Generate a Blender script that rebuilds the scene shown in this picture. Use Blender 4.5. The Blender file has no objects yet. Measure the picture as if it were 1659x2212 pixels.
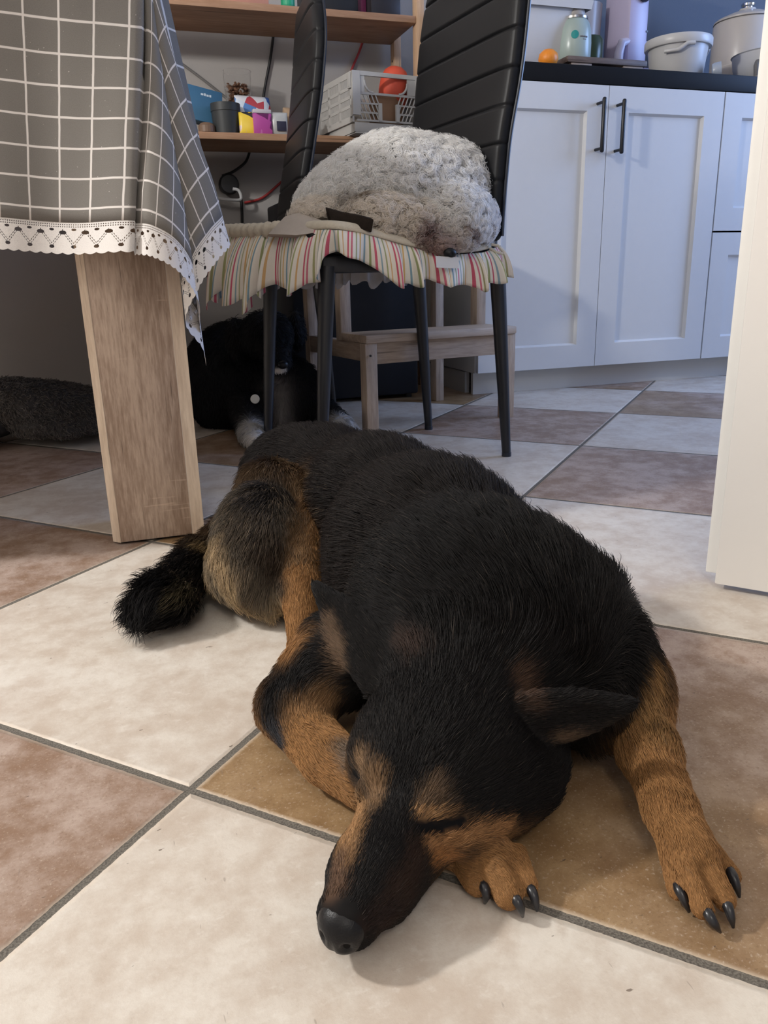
import bpy, bmesh, math, random
import numpy as np
from mathutils import Vector, Matrix, Quaternion
random.seed(7)
SC = bpy.context.scene
COL = SC.collection
PI = math.pi
# ------------------------------------------------------------------ camera
IW, IH = 1659, 2212
FPX = 1669.9
CAM_H = 0.3833451
HEAD = PI/4-0.468338          # heading, clockwise from +Y (the kitchen run lies along X)
PITCH = 0.29819
ROLL = -0.0251512
_hd = np.array([math.sin(HEAD), math.cos(HEAD), 0]); _r = np.array([math.cos(HEAD), -math.sin(HEAD), 0])
CF = _hd*math.cos(PITCH)+np.array([0, 0, -math.sin(PITCH)]); _u = np.cross(_r, CF)
CR = math.cos(ROLL)*_r+math.sin(ROLL)*_u; CU = -math.sin(ROLL)*_r+math.cos(ROLL)*_u
CC = np.array([0, 0, CAM_H])
cam_d = bpy.data.cameras.new('camera'); cam = bpy.data.objects.new('camera', cam_d); COL.objects.link(cam)
cam_d.sensor_fit = 'HORIZONTAL'; cam_d.sensor_width = 36.0; cam_d.lens = FPX*36.0/IW
cam_d.clip_start = 0.01
cam.matrix_world = Matrix(((CR[0], CU[0], -CF[0], 0), (CR[1], CU[1], -CF[1], 0), (CR[2], CU[2], -CF[2], CAM_H), (0, 0, 0, 1)))
SC.camera = cam
# ------------------------------------------------------------------ light
SC.view_settings.view_transform = 'Standard'; SC.view_settings.look = 'None'
SC.view_settings.gamma = 1.0; SC.view_settings.use_curve_mapping = False
SC.view_settings.exposure = 0.0
w = bpy.data.worlds.new('world'); SC.world = w; w.use_nodes = True
w.node_tree.nodes['Background'].inputs[0].default_value = (0.55, 0.68, 1.0, 1)
w.node_tree.nodes['Background'].inputs[1].default_value = 0.6
def lamp(name, kind, loc, energy, color, **kw):
    d = bpy.data.lights.new(name, kind); d.energy = energy; d.color = color
    for k, v in kw.items(): setattr(d, k, v)
    o = bpy.data.objects.new(name, d); COL.objects.link(o); o.location = loc
    return o
LAMP = lamp('room_lamp_light', 'POINT', (-1.30, 1.09, 1.50), 120, (1.0, 0.975, 0.94), shadow_soft_size=0.07)
WIN = lamp('window_daylight', 'AREA', (3.62, 1.35, 1.45), 60, (0.34, 0.53, 1.0), shape='RECTANGLE', size=1.3, size_y=1.2)
WIN.rotation_euler = (0, PI/2, 0)
lamp('front_fill_light', 'POINT', (-0.3, -1.25, 2.15), 27, (1.0, 0.95, 0.88), shadow_soft_size=0.16)  # unseen fill light added behind the camera, not a known room fixture
try:
    SC.cycles.max_bounces = 7; SC.cycles.diffuse_bounces = 4; SC.cycles.glossy_bounces = 2
    SC.cycles.transmission_bounces = 4; SC.cycles.transparent_max_bounces = 12
    SC.cycles.caustics_reflective = False; SC.cycles.caustics_refractive = False
    SC.cycles.use_denoising = True
except Exception: pass
# ------------------------------------------------------------------ placing helpers
def ray(px, py): return CF+(px-IW/2)/FPX*CR-(py-IH/2)/FPX*CU
def atz(px, py, z=0.0):
    d = ray(px, py); return CC+d*((z-CAM_H)/d[2])
def aty(px, py, Y):
    d = ray(px, py); return CC+d*(Y/d[1])
def atx(px, py, X):
    d = ray(px, py); return CC+d*(X/d[0])
# ------------------------------------------------------------------ object helpers
def tag(o, label=None, cat=None, group=None, kind=None):
    if label: o['label'] = label
    if cat: o['category'] = cat
    if group: o['group'] = group
    if kind: o['kind'] = kind
    return o
def empty(name, loc, rz=0, **kw):
    o = bpy.data.objects.new(name, None); COL.objects.link(o); o.location = loc; o.rotation_euler = (0, 0, rz)
    o.empty_display_size = 0.05
    return tag(o, **kw)
class MB:
    def __init__(s): s.v = []; s.f = []; s.uv = None
    def add(s, vs, fs):
        n = len(s.v); s.v += [tuple(map(float, p)) for p in vs]; s.f += [tuple(i+n for i in f) for f in fs]; return s
    def box(s, c, d, rz=0, M=None):
        x, y, z = d[0]/2, d[1]/2, d[2]/2
        vs = [Vector((a*x, b*y, e*z)) for a in (-1, 1) for b in (-1, 1) for e in (-1, 1)]
        R = M if M else Matrix.Rotation(rz, 3, 'Z')
        vs = [R@v+Vector(c) for v in vs]
        return s.add(vs, [(0, 1, 3, 2), (4, 6, 7, 5), (0, 4, 5, 1), (2, 3, 7, 6), (0, 2, 6, 4), (1, 5, 7, 3)])
    def bx(s, x0, x1, y0, y1, z0, z1): return s.box(((x0+x1)/2, (y0+y1)/2, (z0+z1)/2), (x1-x0, y1-y0, z1-z0))
    def prism(s, poly, axis, a, b):
        """extrude a 2D polygon along axis from a to b; poly in the two remaining axes, in xyz order"""
        def mk(p, h):
            q = list(p); q.insert('xyz'.index(axis), h); return q
        n = len(poly); vs = [mk(p, a) for p in poly]+[mk(p, b) for p in poly]
        fs = [tuple(range(n))[::-1], tuple(range(n, 2*n))]+[(i, (i+1) % n, n+(i+1) % n, n+i) for i in range(n)]
        return s.add(vs, fs)
    def tube(s, pts, r, n=10, cap=True):
        pts = [Vector(p) for p in pts]; m = len(pts)
        rr = r if isinstance(r, (list, tuple, np.ndarray)) else [r]*m
        up = None; vs = []
        for i, p in enumerate(pts):
            t = (pts[min(i+1, m-1)]-pts[max(i-1, 0)]).normalized()
            if up is None: up = t.orthogonal().normalized()
            up = (up-t*up.dot(t)).normalized(); sd = t.cross(up)
            for k in range(n):
                a = 2*PI*k/n; vs.append(p+(up*math.cos(a)+sd*math.sin(a))*rr[i])
        fs = [(i*n+k, i*n+(k+1) % n, (i+1)*n+(k+1) % n, (i+1)*n+k) for i in range(m-1) for k in range(n)]
        if cap: fs += [tuple(range(n))[::-1], tuple((m-1)*n+k for k in range(n))]
        return s.add(vs, fs)
    def lathe(s, prof, c=(0, 0, 0), n=32, sx=1.0, sy=1.0, M=None):
        vs = []; m = len(prof)
        for r, z in prof:
            for k in range(n):
                a = 2*PI*k/n; v = Vector((r*math.cos(a)*sx, r*math.sin(a)*sy, z))
                if M: v = M@v
                vs.append(v+Vector(c))
        fs = [(i*n+k, i*n+(k+1) % n, (i+1)*n+(k+1) % n, (i+1)*n+k) for i in range(m-1) for k in range(n)]
        if prof[0][0] > 1e-5: fs.append(tuple(range(n))[::-1])
        if prof[-1][0] > 1e-5: fs.append(tuple((m-1)*n+k for k in range(n)))
        return s.add(vs, fs)
    def rings(s, rings, closed=True, cap=True):
        n = len(rings[0]); vs = [p for r in rings for p in r]; m = len(rings)
        kk = n if closed else n-1
        fs = [(i*n+k, i*n+(k+1) % n, (i+1)*n+(k+1) % n, (i+1)*n+k) for i in range(m-1) for k in range(kk)]
        if cap: fs += [tuple(range(n))[::-1], tuple((m-1)*n+k for k in range(n))]
        return s.add(vs, fs)
    def build(s, name, mat, parent=None, smooth=False, bevel=0, seg=2, fix=True, angle=None):
        me = bpy.data.meshes.new(name); me.from_pydata(s.v, [], s.f); me.update()
        if fix:
            bm = bmesh.new(); bm.from_mesh(me)
            bmesh.ops.remove_doubles(bm, verts=bm.verts, dist=1e-6)
            bmesh.ops.recalc_face_normals(bm, faces=bm.faces)
            if bevel: 
                bmesh.ops.bevel(bm, geom=[e for e in bm.edges if len(e.link_faces) == 2 and e.calc_face_angle(0) > 0.5], offset=bevel, segments=seg, affect='EDGES', profile=0.5)
            bm.to_mesh(me); bm.free()
        if smooth or bevel:
            me.polygons.foreach_set('use_smooth', [True]*len(me.polygons))
            try: me.set_sharp_from_angle(angle=angle if angle else (0.7 if smooth else 0.6))
            except Exception: pass
        o = bpy.data.objects.new(name, me); COL.objects.link(o); me.materials.append(mat)
        if parent: o.parent = parent
        return o
def box(name, x0, x1, y0, y1, z0, z1, mat, parent=None, bevel=0.0): return MB().bx(x0, x1, y0, y1, z0, z1).build(name, mat, parent, bevel=bevel)
# ------------------------------------------------------------------ node helpers
class X:
    """a socket with arithmetic, so that procedural patterns can be written as formulas"""
    nt = None
    def __init__(s, v): s.v = v.v if isinstance(v, X) else v
    def m(op, *a):
        n = X.nt.nodes.new('ShaderNodeMath'); n.operation = op
        for i, q in enumerate(a):
            q = q.v if isinstance(q, X) else q
            if isinstance(q, (int, float)): n.inputs[i].default_value = q
            else: X.nt.links.new(q, n.inputs[i])
        return X(n.outputs[0])
    def __add__(s, o): return X.m('ADD', s, o)
    __radd__ = __add__
    def __sub__(s, o): return X.m('SUBTRACT', s, o)
    def __rsub__(s, o): return X.m('SUBTRACT', o, s)
    def __mul__(s, o): return X.m('MULTIPLY', s, o)
    __rmul__ = __mul__
    def __truediv__(s, o): return X.m('DIVIDE', s, o)
    def floor(s): return X.m('FLOOR', s)
    def fract(s): return X.m('FRACT', s)
    def abs(s): return X.m('ABSOLUTE', s)
    def lt(s, o): return X.m('LESS_THAN', s, o)
    def gt(s, o): return X.m('GREATER_THAN', s, o)
    def mn(s, o): return X.m('MINIMUM', s, o)
    def mx(s, o): return X.m('MAXIMUM', s, o)
    def sin(s): return X.m('SINE', s)
    def pow(s, o): return X.m('POWER', s, o)
    def sqrt(s): return X.m('SQRT', s)
    def ramp(s, a, b):
        n = X.nt.nodes.new('ShaderNodeMapRange'); n.interpolation_type = 'SMOOTHSTEP'
        n.inputs[1].default_value = a; n.inputs[2].default_value = b
        X.nt.links.new(s.v, n.inputs[0]); return X(n.outputs[0])
def node(t, **kw):
    n = X.nt.nodes.new(t)
    for k, v in kw.items():
        if k in n.inputs.keys() or k.replace('_', ' ') in n.inputs.keys():
            i = n.inputs[k if k in n.inputs.keys() else k.replace('_', ' ')]
            v = v.v if isinstance(v, X) else v
            if hasattr(v, 'is_output'): X.nt.links.new(v, i)
            else: i.default_value = v
        else: setattr(n, k, v)
    return n
def coords(kind='Object'): return node('ShaderNodeTexCoord').outputs[kind]
def sep(v):
    n = node('ShaderNodeSeparateXYZ'); X.nt.links.new(v, n.inputs[0]); return X(n.outputs[0]), X(n.outputs[1]), X(n.outputs[2])
def comb(x, y, z=0.0):
    n = node('ShaderNodeCombineXYZ')
    for i, q in enumerate((x, y, z)):
        q = q.v if isinstance(q, X) else q
        if isinstance(q, (int, float)): n.inputs[i].default_value = q
        else: X.nt.links.new(q, n.inputs[i])
    return n.outputs[0]
def noise(vec, scale, detail=3, rough=0.55, out='Fac'):
    return X(node('ShaderNodeTexNoise', Vector=vec, Scale=scale, Detail=detail, Roughness=rough).outputs[out])
def vscale(v, s):
    n = node('ShaderNodeVectorMath', operation='MULTIPLY'); X.nt.links.new(v, n.inputs[0]); n.inputs[1].default_value = s
    return n.outputs[0]
def rgb(c): return (c[0], c[1], c[2], 1.0)
def mixc(f, a, b):
    n = node('ShaderNodeMix', data_type='RGBA')
    f = f.v if isinstance(f, X) else f
    if isinstance(f, (int, float)): n.inputs[0].default_value = f
    else: X.nt.links.new(f, n.inputs[0])
    for i, q in ((6, a), (7, b)):
        if hasattr(q, 'is_output'): X.nt.links.new(q, n.inputs[i])
        else: n.inputs[i].default_value = rgb(q)
    return n.outputs[2]
def newmat(name):
    m = bpy.data.materials.new(name); m.use_nodes = True; X.nt = m.node_tree
    return m, m.node_tree.nodes['Principled BSDF']
def setp(p, **kw):
    for k, v in kw.items():
        k = k.replace('_', ' ')
        v = v.v if isinstance(v, X) else v
        if hasattr(v, 'is_output'): X.nt.links.new(v, p.inputs[k])
        elif isinstance(v, tuple) and len(v) == 3: p.inputs[k].default_value = rgb(v)
        else: p.inputs[k].default_value = v
def bump(p, h, strength=0.3, dist=0.002):
    b = node('ShaderNodeBump', Strength=strength, Distance=dist); h = h.v if isinstance(h, X) else h
    X.nt.links.new(h, b.inputs['Height']); X.nt.links.new(b.outputs[0], p.inputs['Normal'])
def plain(name, c, rough=0.5, spec=0.4, metal=0.0, var=0.06, scale=30, bmp=0.0, bscale=200, **kw):
    m, p = newmat(name)
    co = coords()
    f = noise(co, scale, 3)
    setp(p, Base_Color=mixc(f, tuple(x*(1-var) for x in c), tuple(min(1, x*(1+var)) for x in c)), Roughness=rough, Metallic=metal, **kw)
    p.inputs['Specular IOR Level'].default_value = spec
    if bmp: bump(p, noise(co, bscale, 3), bmp, 0.001)
    return m
def wood(name, c1, c2, axis='z', ring=9.0, fine=120.0, rough=0.5, knots=0.0, marks=False):
    m, p = newmat(name); co = coords()
    st = {'x': (0.11, 1, 1), 'y': (1, 0.11, 1), 'z': (1, 1, 0.11)}[axis]
    v = vscale(co, st)
    a = noise(v, ring, 4, 0.6); b = noise(v, fine, 3, 0.7)
    f = (a*0.65+b*0.6).ramp(0.42, 0.80)
    col = mixc(f, c1, c2)
    crack = noise(vscale(co, {'x': (0.02, 1, 1), 'y': (1, 0.02, 1), 'z': (1, 1, 0.03)}[axis]), fine*1.4, 2, 0.5).ramp(0.66, 0.76)
    col = mixc(crack*0.75, col, tuple(x*0.35 for x in c1))
    if marks:
        x, y, z = sep(co)
        cr = noise(vscale(co, (0.25, 0.25, 3.0)), 70, 2, 0.5).ramp(0.62, 0.72)*noise(co, 14, 2).ramp(0.5, 0.62)
        col = mixc(cr*0.45, col, tuple(min(1, x*1.35) for x in c2))
    if knots:
        vo = node('ShaderNodeTexVoronoi', Vector=vscale(co, {'x': (0.45, 1, 1), 'y': (1, .45, 1), 'z': (1, 1, .45)}[axis]), Scale=6.0)
        k = 1.0-X(vo.outputs['Distance']).ramp(0.03, 0.13)
        col = mixc(k*knots, col, (c1[0]*0.45, c1[1]*0.35, c1[2]*0.3))
    setp(p, Base_Color=col, Roughness=rough); bump(p, b, 0.15, 0.001)
    p.inputs['Specular IOR Level'].default_value = 0.3
    return m
# ================================================================== SETTING
TILE = 0.45
G0 = atz(410, 1707)[:2]
def floor_material():
    m, p = newmat('floor_tiles'); co = coords('Object'); x, y, z = sep(co)
    dx = x-float(G0[0]); dy = y-float(G0[1]); k = 0.70710678/TILE
    b = (dx-dy)*k; a = (dx+dy)*k
    fb, fa = b.floor(), a.floor(); ub, ua = b-fb, a-fa
    par = ((fb+fa)*0.5).fract().gt(0.25)              # 1 on the cream tiles
    e = ub.mn(1.0-ub).mn(ua.mn(1.0-ua))*TILE
    e = e+(noise(co, 160, 2)-0.5)*0.0016
    cell = comb(fb, fa, 3.3)
    wn = node('ShaderNodeTexWhiteNoise', noise_dimensions='3D'); X.nt.links.new(cell, wn.inputs['Vector'])
    rnd = X(wn.outputs['Value']); rx, ry, rz = sep(wn.outputs['Color'])
    off = node('ShaderNodeVectorMath', operation='MULTIPLY_ADD'); X.nt.links.new(wn.outputs['Color'], off.inputs[0]); off.inputs[1].default_value = (7, 7, 7); X.nt.links.new(co, off.inputs[2])
    v = off.outputs[0]
    n1 = noise(v, 5.5, 4, 0.6); n2 = noise(v, 26, 5, 0.68); n3 = noise(v, 420, 3, 0.7); n4 = noise(vscale(v, (1, 1.7, 1)), 90, 3, 0.6)
    cream = mixc((n1*0.5+n2*0.6).ramp(0.38, 0.72), (0.52, 0.435, 0.36), (0.70, 0.65, 0.58))
    cream = mixc(n2.ramp(0.60, 0.78)*0.5, cream, (0.45, 0.36, 0.29))
    cream = mixc(n4.ramp(0.6, 0.75)*0.35, cream, (0.75, 0.71, 0.65))
    n5 = noise(v, 75, 4, 0.7); cream = mixc(n5.ramp(0.5, 0.72)*0.28, cream, (0.46, 0.375, 0.30)); cream = mixc((1.0-n5.ramp(0.28, 0.46))*0.25, cream, (0.78, 0.74, 0.68))
    gold = mixc((n1*0.4+n2*0.6).ramp(0.36, 0.7), (0.215, 0.125, 0.055), (0.36, 0.24, 0.125))
    pink = mixc((n1*0.4+n2*0.7).ramp(0.42, 0.70), (0.255, 0.160, 0.108), (0.45, 0.350, 0.295))
    pk_ = (fb*0.15+fa*0.30+0.1).fract()
    tan = mixc((n1*0.75+pk_*0.75+ua*ub*0.7).ramp(0.45, 0.95), gold, pink)
    tan = mixc(n3.ramp(0.56, 0.72)*0.55, tan, (0.55, 0.45, 0.36))
    tan = mixc(n3.ramp(0.30, 0.44)*(-1.0)*0.45+0.45, tan, (0.15, 0.085, 0.045))
    t = mixc(par, tan, cream)
    # pits and scuffs
    pit = noise(vscale(v, (1.0, 2.0, 1)), 95, 2, 0.5).ramp(0.745, 0.775)
    t = mixc(pit*0.75, t, (0.12, 0.085, 0.06))
    scr = noise(vscale(v, (6.5, 1.2, 1)), 40, 2, 0.5).ramp(0.745, 0.775)
    t = mixc(scr*0.4, t, (0.20, 0.16, 0.13))
    rim = e.ramp(0.003, 0.0075)
    t = mixc((1.0-rim)*0.45, t, (0.72, 0.62, 0.50))
    gr = e.lt(0.0032)
    gcol = mixc(noise(co, 700, 2).ramp(0.3, 0.7), (0.085, 0.075, 0.062), (0.19, 0.17, 0.145))
    setp(p, Base_Color=mixc(gr, t, gcol), Roughness=mixc(gr, (0.42,)*3, (0.9,)*3))
    p.inputs['Specular IOR Level'].default_value = 0.42
    h = e.ramp(0.0015, 0.0075)*1.3+n3*0.12+n2*0.2-pit*0.25
    bump(p, h, 0.55, 0.0028)
    return m
RX0, RX1, RY0, RY1, RZ = -2.3, 3.7, -1.7, 2.88, 2.55
m_, p_ = newmat('wall_paint'); co_ = coords(); x_, y_, z_ = sep(co_)
setp(p_, Base_Color=mixc(x_.gt(1.3), (0.38, 0.36, 0.345), (0.13, 0.15, 0.185)), Roughness=0.85); p_.inputs['Specular IOR Level'].default_value = 0.2
bump(p_, noise(co_, 260, 3), 0.25, 0.001); WALL = m_   # pale by the shelf, slate grey behind the worktop
WALLW = plain('wall_paint_light', (0.62, 0.60, 0.57), 0.85, 0.2, bmp=0.2, bscale=260)
def struct(o): o['kind'] = 'structure'; return o
struct(box('floor', RX0, RX1, RY0, RY1, -0.03, 0, floor_material()))
struct(box('wall_back', RX0, RX1, RY1, RY1+0.1, 0, RZ, WALL))
struct(box('wall_left', RX0-0.1, RX0, RY0, RY1, 0, RZ, WALLW))
struct(box('wall_front', RX0, RX1, RY0-0.1, RY0, 0, RZ, WALLW))
struct(box('ceiling', RX0, RX1, RY0, RY1, RZ, RZ+0.1, WALLW))
wr = MB(); wy0, wy1, wz0, wz1 = 0.7, 2.0, 0.85, 2.05
wr.bx(RX1, RX1+0.1, RY0, wy0, 0, RZ); wr.bx(RX1, RX1+0.1, wy1, RY1, 0, RZ); wr.bx(RX1, RX1+0.1, wy0, wy1, 0, wz0); wr.bx(RX1, RX1+0.1, wy0, wy1, wz1, RZ)
struct(wr.build('wall_right', WALLW))
WHITEP = plain('white_paint', (0.74, 0.72, 0.69), 0.45, 0.4, var=0.03)
wf = MB()
for y in (wy0+0.025, (wy0+wy1)/2, wy1-0.025): wf.bx(RX1, RX1+0.06, y-0.025, y+0.025, wz0, wz1)
for z in (wz0+0.025, wz1-0.025): wf.bx(RX1, RX1+0.06, wy0, wy1, z-0.025, z+0.025)
struct(wf.build('window_1', WHITEP))
# --- open door leaf on the right: a rebated slab, worn near its foot
def door_material():
    m, p = newmat('door_lacquer'); co = coords(); x, y, z = sep(co)
    c = mixc(noise(co, 5, 3), (0.80, 0.775, 0.745), (0.85, 0.83, 0.80))
    sp = noise(vscale(co, (1, 1, 0.55)), 62, 2, 0.5).ramp(0.755, 0.775)
    c = mixc(sp*0.8, c, (0.10, 0.08, 0.06))
    sm = noise(vscale(co, (1, 1, 0.4)), 24, 4, 0.6).ramp(0.66, 0.8)
    c = mixc(sm*0.18, c, (0.45, 0.38, 0.28))
    setp(p, Base_Color=c, Roughness=0.4); return m
DM = door_material()
d0 = atz(1543, 1264, 0.006); dd = np.array([0.64, -0.768, 0]); dn = np.array([0.768, 0.64, 0])   # along the leaf / away from the camera
DR = Matrix(((dd[0], dn[0], 0), (dd[1], dn[1], 0), (0, 0, 1)))
door = MB()
def dbox(mb, u0, u1, v0, v1, z0, z1):
    c = d0+dd*((u0+u1)/2)+dn*((v0+v1)/2); mb.box((c[0], c[1], (z0+z1)/2), (u1-u0, v1-v0, z1-z0), M=DR)
dbox(door, 0, 0.80, 0, 0.026, 0.008, 2.0)
door_o = struct(door.build('door_1', DM, bevel=0.0015))
lip = MB(); dbox(lip, -0.0155, 0.80, 0.0262, 0.042, 0.012, 2.0)
lip.build('door_lip', plain('door_edge', (0.86, 0.85, 0.82), 0.4, 0.4, var=0.02), door_o, bevel=0.001)
# ================================================================== KITCHEN RUN
FRONT = plain('white_cabinet_lacquer', (0.66, 0.66, 0.66), 0.42, 0.4, var=0.02, bmp=0.04, bscale=350)
CARC = plain('cabinet_carcass', (0.60, 0.59, 0.57), 0.5, 0.35, var=0.02)
BLK = plain('black_handle', (0.008, 0.008, 0.010), 0.35, 0.5)
def shaker(name, x0, x1, z0, z1, parent, y=2.26, st=0.072, rec=0.011, bev=0.006):
    """a framed front: outer frame at y, bevelled step, recessed panel"""
    t = 0.019; g = 0.0012; x0 += g; x1 -= g; z0 += g; z1 -= g
    o = [(x0, y, z0), (x1, y, z0), (x1, y, z1), (x0, y, z1)]
    a = [(x0+st, y, z0+st), (x1-st, y, z0+st), (x1-st, y, z1-st), (x0+st, y, z1-st)]
    s2 = st+bev
    b = [(x0+s2, y+rec, z0+s2), (x1-s2, y+rec, z0+s2), (x1-s2, y+rec, z1-s2), (x0+s2, y+rec, z1-s2)]
    k = [(x0, y+t, z0), (x1, y+t, z0), (x1, y+t, z1), (x0, y+t, z1)]
    vs = o+a+b+k; fs = []
    for i in range(4):
        j = (i+1) % 4; fs += [(i, j, 4+j, 4+i), (4+i, 4+j, 8+j, 8+i), (j, i, 12+i, 12+j)]
    fs += [(8, 9, 10, 11), (15, 14, 13, 12)]
    return MB().add(vs, fs).build(name, FRONT, parent)
def handle(x, z0, z1, parent, y=2.26):
    m = MB(); zz = [z0, z0+0.002, z0+0.005]+[z1-0.005, z1-0.002, z1]; rr = [0.003, 0.0055, 0.0065, 0.0065, 0.0055, 0.003]
    m.tube([(x, y-0.036, q) for q in zz], rr, 12)
    for q in (z0+0.012, z1-0.012): m.tube([(x-0.0, y, q), (x-0.0, y-0.036, q)], 0.0045, 10)
    return m.build('handle', BLK, parent, smooth=True)
def cabinet(x0, x1, label):
    c = empty('base_cabinet', (x0, 2.28, 0), label=label, cat='cabinet', group='white kitchen base cabinets')
    def P(o): o.location = Vector((-x0, -2.28, 0)); o.parent = c; return o
    cb = MB(); cb.bx(x0, x0+0.018, 2.281, 2.86, 0.072, 0.915); cb.bx(x1-0.018, x1, 2.281, 2.86, 0.072, 0.915); cb.bx(x0+0.018, x1-0.018, 2.281, 2.86, 0.072, 0.09); cb.bx(x0+0.018, x1-0.018, 2.84, 2.858, 0.09, 0.915)
    P(cb.build('carcass', CARC))
    return c, P
c1, P1 = cabinet(1.066, 1.926, 'white two-door base cabinet with a pair of black bar handles')
xm = 1.4955
dl = P1(shaker('door', 1.067, xm, 0.073, 0.915, None)); dr = P1(shaker('door', xm, 1.925, 0.073, 0.915, None))
handle(1.4565, 0.722, 0.874, dl); handle(1.5265, 0.720, 0.872, dr)
c2, P2 = cabinet(1.926, 2.526, 'white drawer cabinet partly hidden behind the open door')
P2(shaker('drawer', 1.928, 2.525, 0.495, 0.915, None)); P2(shaker('drawer', 1.928, 2.525, 0.073, 0.492, None))
pl = MB(); pl.bx(1.075, 2.526, 2.312, 2.328, 0, 0.069); pl = pl.build('plinth', CARC); tag(pl, 'white plinth board running under the base cabinets', 'plinth')
ps = MB(); ps.bx(1.068, 1.084, 2.36, 2.85, 0, 0.069); ps = ps.build('plinth_return', CARC, pl)
WT = plain('black_worktop', (0.004, 0.0045, 0.006), 0.42, 0.25, var=0.2, scale=80)
wt = MB().bx(1.045, 3.2, 2.262, 2.868, 0.917, 0.965).build('worktop', WT, bevel=0.002); tag(wt, 'black slab worktop across the white base cabinets', 'worktop')
# ================================================================== TABLE
OAK = wood('sonoma_oak', (0.30, 0.21, 0.155), (0.56, 0.435, 0.345), 'z', 15, 260, 0.45, marks=True)
OAKE = wood('sonoma_oak_edge', (0.56, 0.44, 0.335), (0.76, 0.63, 0.50), 'z', 20, 200, 0.45)  # pale edge banding; tone raised further in place of lamplight on the chamfer
TX0, TX1, TY0, TY1, TZ = -0.72, 0.092, 1.176, 2.55, 0.80
table = empty('dining_table', ((TX0+TX1)/2, (TY0+TY1)/2, 0), label='oak dining table under a checked grey cloth', cat='table')
def inT(o): o.location = -Vector(table.location); o.parent = table; return o
inT(box('tabletop', TX0, TX1, TY0, TY1, 0.765, TZ, OAK, bevel=0.002))
def tleg(x0, y0, s=0.135):
    e = 0.011; x1, y1 = x0+s, y0+s
    poly = [(x0+e, y0), (x1, y0), (x1, y1), (x0, y1), (x0, y0+e)]
    o = inT(MB().prism(poly, 'z', 0.004, 0.765).build('leg', OAK, bevel=0.0008))
    MB().prism([(x0-0.0006, y0+e-0.0009), (x0+e-0.0009, y0-0.0006), (x0+e, y0-0.0004), (x0-0.0004, y0+e)], 'z', 0.004, 0.765).build('edge_strip', OAKE, o)
    MB().bx(x1-0.0175, x1+0.0004, y0-0.0005, y0+0.003, 0.004, 0.765).build('edge_strip', OAKE, o)
    MB().bx(x1-0.0182, x1-0.0174, y0-0.0007, y0+0.003, 0.004, 0.765).build('seam', plain('seam_white', (0.6, 0.52, 0.44), 0.6), o)
    MB().bx(x0+0.01, x1-0.01, y0+0.01, y1-0.01, 0, 0.004).build('glide', BLK, o)
tleg(-0.0445, 1.1795); tleg(-0.0445, TY1-0.14); tleg(TX0+0.005, 1.1795); tleg(TX0+0.005, TY1-0.14)
# --- tablecloth: flat square corner that hangs in a cone of folds
CX, CY, CZ, LH = TX1-0.006, TY0-0.020, TZ+0.004, 0.378
LACE = 0.040
KF = [(0, -0.150, -0.175), (9, -0.095, -0.225), (20, -0.01, -0.215), (30, 0.045, -0.13), (37, 0.05, -0.02), (43, 0.055, 0.03), (48, 0.05, 0.0), (53, 0.005, -0.07), (60, 0.045, -0.125), (70, 0.125, -0.11), (80, 0.195, -0.03), (90, 0.17, 0.10)]
def kfold(t):
    T = [q[0] for q in KF]; t = min(max(t, 0), 90)
    # Catmull-Rom through the table
    i = max(0, min(len(T)-2, next((j for j in range(len(T)-1) if t <= T[j+1]), len(T)-2)))
    p = [np.array(KF[max(0, min(len(KF)-1, i+j))][1:]) for j in (-1, 0, 1, 2)]; s = (t-T[i])/(T[i+1]-T[i])
    return 0.5*((2*p[1])+(-p[0]+p[2])*s+(2*p[0]-5*p[1]+4*p[2]-p[3])*s*s+(-p[0]+3*p[1]-3*p[2]+p[3])*s**3)
def cloth_point(a, b):
    """(a, b): flat cloth coordinates past the corner; a to the right, b towards the viewer"""
    if a <= 0 and b >= 0:                        # front drape
        k = kfold(0); w = math.exp(-(a/0.055)**2)*1.0
        wav = 0.010*math.sin(a*17+0.6)*(b/LH)+0.006*math.sin(a*41)*(b/LH)
        return (CX+a+k[0]*b*math.exp(-(a/0.25)**2)*1.0, CY-0.012+wav*(1-w)+0.16*max(0, -(a+0.085))*min(1, b/0.16)*math.exp(-((a+.085)/.22)**2)+(k[1]*w)*b+0.012*w*(1-b/LH), CZ-b*(0.985-0.02*w)-0.085*max(0, a+0.26)*min(1, b/0.12))
    if b <= 0:
        k = kfold(90); w = math.exp(-(b/0.06)**2); wav = 0.012*math.sin(b*21+1)*(a/LH)
        return (CX+0.012+k[0]*w*a+wav*(1-w), CY-b+k[1]*w*a, CZ-a*0.985)
    r = math.hypot(a, b); th = math.degrees(math.atan2(a, b)); k = kfold(th)
    g = r*(0.55+0.45*min(1, r/0.3))
    return (CX+k[0]*g, CY+k[1]*g-0.0*r, CZ-r*math.sqrt(max(0.2, 1-k[0]**2-k[1]**2))-0.0221*min(1, r/0.12)*math.cos(math.radians(th))**2)
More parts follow.
